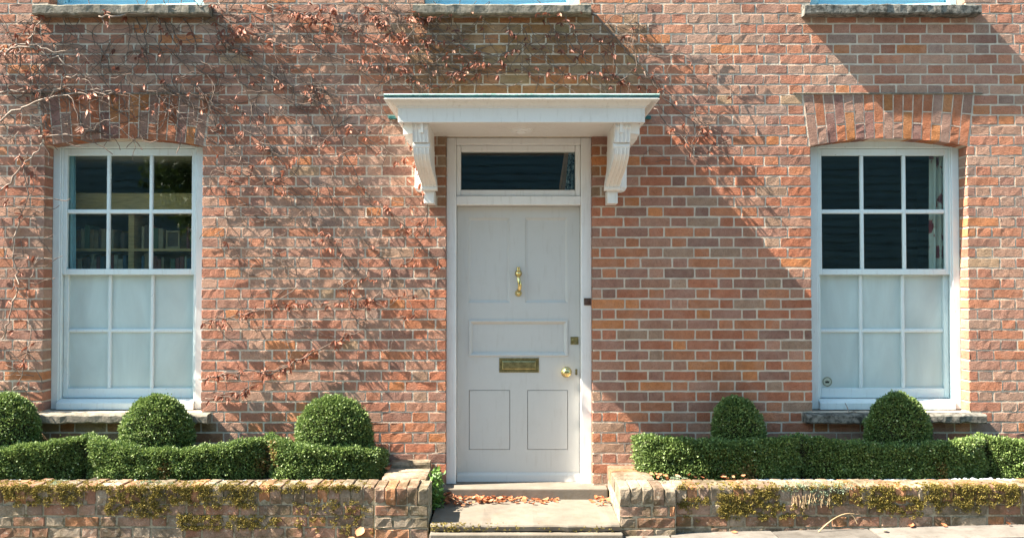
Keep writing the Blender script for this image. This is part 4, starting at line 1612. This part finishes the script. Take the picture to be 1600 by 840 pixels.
def stones(name, spots, mat, label):
    V, F = [], []
    for (x, y, z, r) in spots:
        n0 = len(V)
        rx, ry, rz = r * gr.uniform(.8, 1.3), r * gr.uniform(.8, 1.3), r * gr.uniform(.5, .8)
        a0 = gr.uniform(0, 6)
        for lv, (rad, h) in enumerate(((.8, -.3), (1, .2), (.55, .85))):
            for q in range(6):
                t = a0 + q * PI / 3
                V.append((x + rx * rad * math.cos(t) * gr.uniform(.85, 1.1), y + ry * rad * math.sin(t) * gr.uniform(.85, 1.1), z + rz * h + gr.uniform(-.1, .1) * r))
        for lv in range(2):
            for q in range(6):
                F.append([n0 + lv * 6 + q, n0 + lv * 6 + (q + 1) % 6, n0 + lv * 6 + 6 + (q + 1) % 6, n0 + lv * 6 + 6 + q])
        F.append([n0 + 12 + q for q in range(6)])
    return tag(mesh_obj(name, V, F, mat, None), label, 'gravel', kind='stuff')


stones('gravel', [(gr.uniform(1.65, 4.6), -gr.uniform(.36, .47), SOIL + .012, gr.uniform(.008, .018)) for _ in range(900)] + [(gr.uniform(3.0, 4.4), -gr.uniform(.40, .47), SOIL + .026, gr.uniform(.010, .018)) for _ in range(160)],
       'gravel', 'blue grey gravel along the bed under the sticker window')
stones('gravel', [(gr.uniform(-4.0, -1.1), -gr.uniform(.36, .47), SOIL + .010, gr.uniform(.006, .014)) for _ in range(260)], 'gravel', 'sparse pale gravel along the bed below the bookcase window')


# ------------------------------------------------------------------ dead creeper on the facade
cr = random.Random(77)
creeper = tag(empty('climbing_creeper', (-3.0, -.03, .25)), 'bare climbing creeper with dried red leaves spreading over the brick', 'creeper')


def leaf_cluster(p, size, tone, droop=1.0):
    """a shrivelled compound leaf: two to four curled drooping leaflets"""
    V, F, T = [], [], []
    for q in range(cr.choice((2, 2, 3, 3, 4))):
        ang = cr.gauss(-PI / 2, .75)
        L = size * cr.uniform(.7, 1.25)
        w = L * cr.uniform(.11, .20)
        out = cr.uniform(.1, .8)
        curl = cr.uniform(-.6, .9)
        sidev = Vector((-math.sin(ang), cr.uniform(-.8, .8), math.cos(ang))).normalized()
        cur = Vector(p)
        n0 = len(V)
        segs = 4
        for s in range(segs + 1):
            f = s / segs
            dirv = Vector((math.cos(ang), -out + curl * f * 1.4, math.sin(ang) - .35 * droop * f)).normalized()
            ww = w * math.sin(PI * min(.97, .12 + f * .86)) * (1.0 if s < segs else .2)
            nrm = dirv.cross(sidev)
            V.append(tuple(cur + sidev * ww)); V.append(tuple(cur - nrm * ww * .55)); V.append(tuple(cur - sidev * ww))
            cur = cur + dirv * (L / segs)
        for s in range(segs):
            a = n0 + s * 3
            F += [[a, a + 1, a + 4, a + 3], [a + 1, a + 2, a + 5, a + 4]]
        T += [min(1, max(0, tone + cr.uniform(-.22, .22)))] * (len(V) - n0)
    V = [(x, min(y, -.006), z) for x, y, z in V]
    return V, F, T


def wiggle(pts, amp, step=.035):
    """pts in metres (x, depth, z) -> resampled crooked line"""
    out = []
    for a, b in zip(pts, pts[1:]):
        a, b = Vector(a), Vector(b)
        n = max(2, int((b - a).length / step))
        for i in range(n):
            p = a.lerp(b, i / n)
            out.append(Vector((p.x + cr.gauss(0, amp), min(-.006, p.y + cr.gauss(0, amp * .5)), p.z + cr.gauss(0, amp))))
    out.append(Vector(pts[-1]))
    return out


# main stems traced over the brick: (pixel path, radius mm, stand-off m)
MAIN = [
    ([(-60, 92), (0, 85), (32, 72), (60, 76), (85, 92), (108, 104)], 9, .03),
    ([(-60, 74), (0, 82), (36, 68), (48, 58), (70, 22)], 8, .03),
    ([(48, 72), (82, 82), (112, 76)], 6, .03),
    ([(-60, 205), (0, 190), (38, 168), (70, 155), (110, 148), (178, 143)], 8, .025),
    ([(0, 146), (60, 142), (120, 141), (177, 142)], 6, .02),
    ([(84, 142), (104, 124), (121, 116)], 6, .03),
    ([(150, 26), (190, 24), (225, 22), (250, 16), (300, 11), (340, 8)], 6, .085),
    ([(60, 215), (95, 208), (130, 212), (160, 190)], 5, .02),
    ([(-40, 330), (0, 300), (30, 262), (60, 235), (72, 205), (60, 160)], 7, .025),
    ([(-40, 560), (10, 520), (30, 440), (20, 380), (45, 300), (30, 240)], 6, .02),
    ([(-30, 660), (30, 600), (50, 520), (40, 450), (60, 400)], 4, .015),
    ([(230, 30), (228, 60), (222, 90), (200, 115), (180, 138)], 6, .02),
    ([(250, 30), (249, 70), (240, 110), (262, 150), (290, 205)], 5, .02),
    ([(330, 12), (370, 40), (420, 62), (470, 80), (560, 96), (640, 110)], 6, .025),
    ([(340, 60), (390, 90), (440, 130), (500, 160), (560, 205), (620, 250)], 6, .022),
    ([(300, 130), (350, 175), (400, 215), (440, 255), (480, 290), (520, 312)], 7, .022),
    ([(330, 200), (370, 240), (420, 280), (470, 330), (520, 372), (560, 430)], 5, .02),
    ([(480, 150), (510, 172), (540, 240), (570, 300), (610, 330), (640, 360), (690, 420)], 5, .02),
    ([(420, 10), (500, 30), (560, 50), (620, 90), (650, 130)], 5, .025),
    ([(560, 0), (600, 40), (640, 70), (700, 92), (760, 100), (840, 96)], 5, .022),
    ([(660, 60), (720, 72), (780, 90), (850, 60), (910, 48), (960, 74)], 5, .022),
    ([(640, 32), (700, 26), (760, 24), (830, 26), (905, 22)], 4, .075),
    ([(690, 110), (760, 118), (840, 108), (900, 118), (960, 126), (1010, 138)], 4, .02),
    ([(925, 20), (955, 52), (990, 92), (1020, 124), (1050, 150)], 7, .022),
    ([(1005, 112), (1030, 146), (1062, 176), (1095, 205), (1140, 250)], 6, .024),
    ([(1022, 168), (1050, 200), (1080, 232), (1112, 262)], 5, .022),
    ([(1010, 60), (985, 36), (1005, 0)], 4, .03),
    ([(310, 592), (345, 586), (385, 578), (430, 583), (470, 560), (520, 535), (568, 515)], 6, .022),
    ([(320, 504), (360, 495), (410, 482), (450, 476), (500, 474), (545, 470), (590, 468)], 4, .02),
    ([(545, 482), (565, 510), (605, 556)], 4, .02),
    ([(320, 625), (372, 614), (400, 600)], 4, .02),
    ([(530, 440), (545, 455), (580, 470), (640, 462), (690, 470)], 3.5, .02),
    ([(585, 150), (600, 178), (620, 195), (640, 208), (660, 232)], 4, .10),
    ([(632, 205), (660, 240), (655, 280), (668, 320), (660, 350), (690, 360)], 3.5, .10),
]
nodes = []
for path, rmm, so in MAIN:
    so *= 1.5 if so < .06 else 1.0
    pale = path[0][0] < 200
    rmm *= 1.2 if pale else .95
    pts = []
    for (px, py) in path:
        p = U(px, py, so)
        pts.append((p.x, -so + cr.uniform(-.006, .006), p.z))
    W = wiggle(pts, .006 + .0004 * rmm)
    n = len(W)
    m = MB()
    m.tube(W, [rmm / 1000 * (1.0 - .55 * i / n) * cr.uniform(.85, 1.15) for i in range(n)], 6)
    # side twigs grown from the stem
    for _ in range(max(2, n // 6)):
        s = cr.choice(W[:-1])
        a = cr.uniform(-1.3, 1.3) + math.atan2(W[-1].z - W[0].z, W[-1].x - W[0].x)
        tw = [Vector(s)]
        for q in range(cr.randint(3, 7)):
            a += cr.gauss(0, .45)
            l = cr.uniform(.02, .05)
            tw.append(tw[-1] + Vector((math.cos(a) * l, cr.uniform(-.010, .008), math.sin(a) * l)))
            tw[-1].y = min(-.006, max(-so - .035, tw[-1].y))
        m.tube(tw, [.0034 * (1 - .6 * i / len(tw)) for i in range(len(tw))], 5)
        nodes += [tuple(t) for t in tw[1:]]
    m.build('stem', 'stem' if pale else 'stem_dark', creeper, smooth=True)
    nodes += [tuple(w) for w in W]

# leaves: (pixel box, how many clusters, size m, tone)
DENS = [((330, 690), (0, 70), 95, .055, .62), ((330, 690), (60, 165), 70, .055, .62), ((630, 1010), (30, 145), 150, .05, .30), ((640, 760), (70, 140), 34, .055, .7),
        ((60, 330), (140, 222), 30, .060, .70), ((-40, 72), (20, 620), 62, .060, .60), ((330, 695), (165, 300), 62, .055, .62), ((330, 695), (300, 420), 34, .055, .62),
        ((540, 695), (420, 500), 20, .05, .62), ((1000, 1150), (95, 265), 30, .048, .55), ((0, 340), (25, 140), 42, .055, .40), ((470, 640), (10, 60), 40, .055, .66),
        ((640, 920), (15, 30), 14, .05, .66)]
clus = []
for (xa, xb), (ya, yb), n, size, tone in DENS:
    cand = [nn for nn in nodes if xa <= to_px(nn[0], nn[2])[0] <= xb and ya <= to_px(nn[0], nn[2])[1] <= yb]
    for _ in range(n):
        if cand and cr.random() < .62:
            p = Vector(cr.choice(cand)) + Vector((cr.gauss(0, .018), -.014, cr.gauss(0, .014)))
            own = False
        else:
            so = cr.uniform(.015, .06)
            p = U(cr.uniform(xa, xb), cr.uniform(ya, yb), so)
            own = True
        px, py = to_px(p.x, p.z)
        if 62 < px < 322 and 224 < py < 645: continue
        if 596 < px < 1032 and 146 < py < 330 and not (600 < px < 690 and py > 190): continue
        if 690 < px < 930 and py > 140: continue
        clus.append((p, size * cr.uniform(.5, .95), tone + cr.uniform(-.18, .2), own))
for path in (MAIN[27][0], MAIN[28][0], MAIN[30][0]):
    for (a, b) in zip(path, path[1:]):
        for _ in range(7):
            f = cr.random()
            p = U(a[0] + (b[0] - a[0]) * f + cr.gauss(0, 3), a[1] + (b[1] - a[1]) * f + cr.gauss(0, 3), .028)
            clus.append((p, cr.uniform(.032, .055), .62, False))
for _ in range(16):
    p = U(cr.uniform(628, 668), cr.uniform(200, 330), .14)
    clus.append((p, cr.uniform(.035, .05), .75, False))
cr.shuffle(clus)
clus.sort(key=lambda c: -(c[1] * (1 if to_px(c[0].x, c[0].z)[0] > 10 and to_px(c[0].x, c[0].z)[1] > 12 else .1)))
BV, BF, BT, bn = [], [], [], 0
tw = MB()
for i, (p, size, tone, own) in enumerate(clus):
    V, F, T = leaf_cluster(p, size, tone)
    if i < 300:
        mesh_obj('leaf', V, F, 'dry', creeper, tone=T, smooth=True)
    else:
        BV += V; BF += [[q + bn for q in f] for f in F]; BT += T; bn += len(V)
    if own:
        a = cr.choice((-.8, -.6, 2.3, .2, 3.0, 2.6, -2.2)) + cr.gauss(0, .4)
        pts = [Vector(p)]
        for q in range(cr.randint(3, 7)):
            a += cr.gauss(0, .35)
            l = cr.uniform(.02, .045)
            pts.append(pts[-1] + Vector((math.cos(a) * l, cr.uniform(-.006, .010), math.sin(a) * l)))
            pts[-1].y = min(-.006, pts[-1].y)
        tw.tube(pts, .0026, 4)
if BV:
    tag(mesh_obj('dry_leaves', BV, BF, 'dry', creeper, tone=BT, smooth=True), kind='stuff')
# fine tendrils that net the brick
for (xa, xb), (ya, yb), n in (((330, 690), (0, 200), 300), ((0, 340), (20, 220), 330), ((330, 690), (200, 430), 170), ((630, 1010), (25, 145), 170), ((-40, 70), (100, 620), 60), ((330, 690), (430, 560), 45), ((990, 1150), (60, 260), 26)):
    for _ in range(n):
        px, py = cr.uniform(xa, xb), cr.uniform(ya, yb)
        if 58 < px < 325 and py > 215: continue
        if 590 < px < 1035 and py > 142: continue
        p = U(px, py, cr.uniform(.008, .045))
        a = cr.choice((-.75, -.75, 2.4, .1, 3.0)) + cr.gauss(0, .4)
        pts = [Vector(p)]
        for q in range(cr.randint(4, 10)):
            a += cr.gauss(0, .28)
            l = cr.uniform(.018, .040)
            pts.append(pts[-1] + Vector((math.cos(a) * l, cr.uniform(-.004, .004), math.sin(a) * l)))
            pts[-1].y = min(-.006, pts[-1].y)
        tw.tube(pts, cr.uniform(.0015, .0036), 4)
tag(tw.build('tendrils', 'stem_dark', creeper), kind='stuff')


# ------------------------------------------------------------------ fallen leaves, weed, dry stalk
def fallen(p, size, tone):
    V, F = [], []
    a = cr.uniform(0, 2 * PI)
    tilt, curl = cr.uniform(-.5, .5), cr.uniform(.2, 1.2)
    dirv = Vector((math.cos(a), math.sin(a), tilt)).normalized()
    sd = Vector((-math.sin(a), math.cos(a), cr.uniform(-.5, .5))).normalized()
    for s in range(5):
        f = s / 4
        w = size * .36 * math.sin(PI * min(.96, .1 + f * .88))
        c = Vector(p) + dirv * size * (f - .5) + Vector((0, 0, curl * size * .5 * (f - .5) ** 2 * 2))
        for e in (-1, 0, 1):
            V.append(tuple(c + sd * w * e + Vector((0, 0, abs(e) * w * curl * .7))))
    zmin = min(v[2] for v in V)
    V = [(x, y, z - zmin + p[2]) for x, y, z in V]
    for s in range(4):
        for e in range(2):
            q = s * 3 + e
            F.append([q, q + 1, q + 4, q + 3])
    return V, F, [min(1, max(0, tone + cr.uniform(-.2, .2)))] * len(V)


def litter(name, spots, label):
    BV, BF, BT, bn = [], [], [], 0
    for (x, y, z, s) in spots:
        V, F, T = fallen((x, y, z), s, cr.uniform(.35, .95))
        BV += V; BF += [[q + bn for q in f] for f in F]; BT += T; bn += len(V)
    return tag(mesh_obj(name, BV, BF, 'litter', None, tone=BT, smooth=True), label, 'leaves', kind='stuff')


sp = []
for _ in range(150):
    f = cr.random() ** 1.5
    x = PLx1 + .06 + f * .80
    hgt = max(0, .045 * (1 - f * 1.1))
    sp.append((x, -.125 - abs(cr.gauss(.02, .04 + .06 * (1 - f))), SZ1 + cr.uniform(0, hgt) + .001, cr.uniform(.024, .05)))
litter('fallen_leaves', sp, 'drift of dry orange leaves against the door threshold')
sp = [(cr.uniform(PRx0 - .10, PRx0 - .005), -cr.uniform(.13, .30), SZ1 + cr.uniform(.001, .03), cr.uniform(.02, .04)) for _ in range(26)]
litter('fallen_leaves', sp, 'small heap of dry leaves in the corner of the doorstep')
sp = [(cr.uniform(1.0, 1.6), -cr.uniform(.30, .46), SOIL + cr.uniform(.02, .05), cr.uniform(.025, .045)) for _ in range(30)] + [(cr.uniform(.93, 1.1), -cr.uniform(.1, .44), GT + .004, cr.uniform(.02, .04)) for _ in range(9)]
litter('fallen_leaves', sp, 'dry leaves caught under the hedge end beside the doorstep')
sp = [(cr.uniform(-1.02, -.86), -cr.uniform(.08, .30), SOIL + cr.uniform(.04, .09), cr.uniform(.03, .05)) for _ in range(22)]
litter('fallen_leaves', sp, 'dry leaves between hedge end and creeper wall')


def one_leaf(px, py, d, z, size, label, tone=.75):
    p = U(px, py, d)
    V, F, T = fallen((p.x, -d, z), size, tone)
    tag(mesh_obj('fallen_leaf', V, F, 'litter', None, tone=T, smooth=True), label, 'leaf')


one_leaf(925, 778, .20, SZ1 + .002, .05, 'single curled dry leaf on the doorstep under the threshold')
one_leaf(1147, 822, .74, pave_z(1.45) + .006, .04, 'small dry leaf on the pavement below the mossy patch nearest the doorstep')
one_leaf(1424, 812, .72, pave_z(2.62) + .006, .05, 'red leaf propped at the foot of the wall under the dome', .45)
one_leaf(1475, 814, .72, pave_z(2.83) + .006, .04, 'upright red leaf at the wall foot, second along the pavement', .45)
one_leaf(1576, 816, .74, pave_z(3.25) + .006, .04, 'red leaf on the pavement near the picture edge', .45)
one_leaf(1382, 817, .80, pave_z(2.47) + .006, .045, 'pale curled leaf lying on the pavement slab', .98)
one_leaf(1005, 832, .80, pave_z(.86) + .006, .04, 'dry leaf on the pavement before the brick pier', .85)
p = U(562, 830, .76)
V, F, T = fallen((p.x, -.76, p.z - .02), .085, .8)
V2, F2, T2 = fallen((p.x - .05, -.765, p.z - .04), .06, .98)
tag(mesh_obj('fallen_leaf', V, F, 'litter', None, tone=T, smooth=True), 'large orange leaf caught at the foot of the wall pier', 'leaf')
tag(mesh_obj('fallen_leaf', V2, F2, 'litter', None, tone=T2, smooth=True), 'pale leaf beside the large orange one at the pier foot', 'leaf')

# leafy weed in the corner left of the door
wd = tag(empty('weed', (UX(682, .3), -.3, SZ1)), 'leafy green weed growing between the wall pier and the door frame', 'weed')
m = MB()
Ps, Ns = [], []
for q in range(16):
    a = cr.uniform(0, 2 * PI)
    b0 = Vector((UX(679, .3) + cr.uniform(-.02, .03), -.28 + cr.uniform(-.14, .12), SZ1 - .02))
    L = cr.uniform(.12, .27)
    pts = [b0]
    for s in range(6):
        f = s / 6
        pts.append(pts[-1] + Vector((math.cos(a) * .016 + .004, math.sin(a) * .016, 1 - f * .8)).normalized() * L / 6)
    m.tube(pts, [.003 * (1 - .1 * i) for i in range(7)], 5)
    for pnt in pts[1:]:
        for _ in range(7):
            Ps.append(tuple(pnt + Vector((cr.gauss(0, .018), cr.gauss(0, .018), cr.gauss(0, .012)))))
            Ns.append((cr.gauss(0, .7) + .2, cr.gauss(0, .7) - .3, cr.uniform(0, .8)))
m.build('stalks', 'twig', wd)
foliage_obj('foliage', np.array(Ps), unit(np.array(Ns)), wd, 'weed', .042, .017, .35)

# bent dry stalk against the wall foot
m = MB()
a, b = U(1278, 822, .76), U(1335, 800, .71)
pts = [Vector((a.x, -.77, pave_z(a.x) + .004))]
for q in range(1, 9):
    f = q / 8
    pts.append(Vector((a.x + (b.x - a.x) * f, -.765 + .055 * f, pave_z(a.x) + .004 + .105 * math.sin(f * 1.9))))
m.tube(pts, [.0042 * (1 - .06 * i) for i in range(9)], 6)
m.tube([pts[7], pts[7] + Vector((.03, 0, -.03)), pts[7] + Vector((.045, -.004, -.065))], .0028, 5)
tag(m.build('dry_stalk', 'straw', None), 'bent dry stalk leaning on the wall below the stonecrop', 'stalk')
m = MB()
for _ in range(30):
    px, py = cr.uniform(1238, 1300), cr.uniform(768, 780)
    p = U(px, py, GF + .012)
    pts = [Vector((p.x, -GF - .014, p.z))]
    for q in range(4):
        pts.append(pts[-1] + Vector((cr.gauss(0, .006), cr.gauss(-.001, .002), -cr.uniform(.008, .022))))
    m.tube(pts, .0018, 4)
tag(m.build('hanging_roots', 'straw', None), 'thin dry roots hanging below the trailing stonecrop', 'roots', kind='stuff')
m = MB()
p = U(1326, 634, .0)
m.tube([(p.x, -.01, WZ0 - .004), (p.x - .005, .02, WZ0 + .035), (p.x - .008, .05, WZ0 + .06)], [.004, .0035, .002], 5)
m.tube([(p.x + .005, -.012, WZ0 - .002), (p.x + .03, -.02, WZ0 + .006), (p.x + .05, -.02, WZ0 - .002)], [.004, .004, .002], 5)
tag(m.build('twig_scrap', 'stem', None), 'small dark twig lying on the sill of the shaded window', 'twig')

# ------------------------------------------------------------------ across the street: seen mirrored in the panes
bh = tag(empty('weatherboard_house', (5.5, -15, 0)), 'dark weatherboarded building across the street mirrored in the panes', 'building')
BX0, BX1, BYF = -13.0, 14.0, -13.2
z = -.2
while z < 5.6:
    m = MB()
    m.prism([(BYF, z + .19), (BYF + .03, z), (BYF - .01, z), (BYF - .02, z + .19)], 'x', BX0, BX1)
    m.build('board', 'board', bh)
    z += .175
m = MB()
m.box(BX0 + .05, BX1 - .05, BYF - 6, BYF - .021, -.3, 5.7)
m.build('wall', 'board', bh)
m = MB()
m.prism([(BYF + .35, 5.55), (BYF - 3, 7.6), (BYF - 6.35, 5.55), (BYF - 6.35, 5.72), (BYF - 3, 7.8), (BYF + .35, 5.72)], 'x', BX0 - .3, BX1 + .3)
m.build('roof', 'slate', bh)


def tree(x, y, h, label, n=16000):
    t = tag(empty('street_tree', (x, y, -.2)), label, 'tree', 'trees across the street')
    m = MB()
    m.tube([(x, y, -.2), (x + .05, y, 1.2), (x - .05, y + .05, 2.4), (x + .1, y, h * .7)], [.24, .18, .15, .05], 10)
    tips = []
    for q in range(11):
        a = q * 2.4
        b = Vector((x, y, 1.9 + .16 * q))
        e = b + Vector((math.cos(a) * cr.uniform(1.4, 2.4), math.sin(a) * cr.uniform(1.4, 2.4), cr.uniform(.6, 2.0)))
        m.tube([b, b.lerp(e, .5) + Vector((0, 0, .15)), e], [.07, .05, .02], 6)
        tips.append(e); tips.append(b.lerp(e, .6))
    m.build('trunk', 'bark', t)
    tips.append(Vector((x, y, h * .8)))
    P = []
    for tp in tips:
        k = n // len(tips)
        q = unit(RNG.normal(0, 1, (k, 3))) * (RNG.uniform(.05, 1, (k, 1)) ** .5) * np.array((1.0, 1.0, .8)) * cr.uniform(.7, 1.15)
        P.append(np.array(tp) + q)
    P = np.concatenate(P)
    foliage_obj('crown', P, unit(RNG.normal(0, 1, P.shape)), t, 'tree_leaf', .13, .075, .8)


tree(-5.0, -11.4, 6.0, 'leafy tree across the street mirrored in the bookcase window')
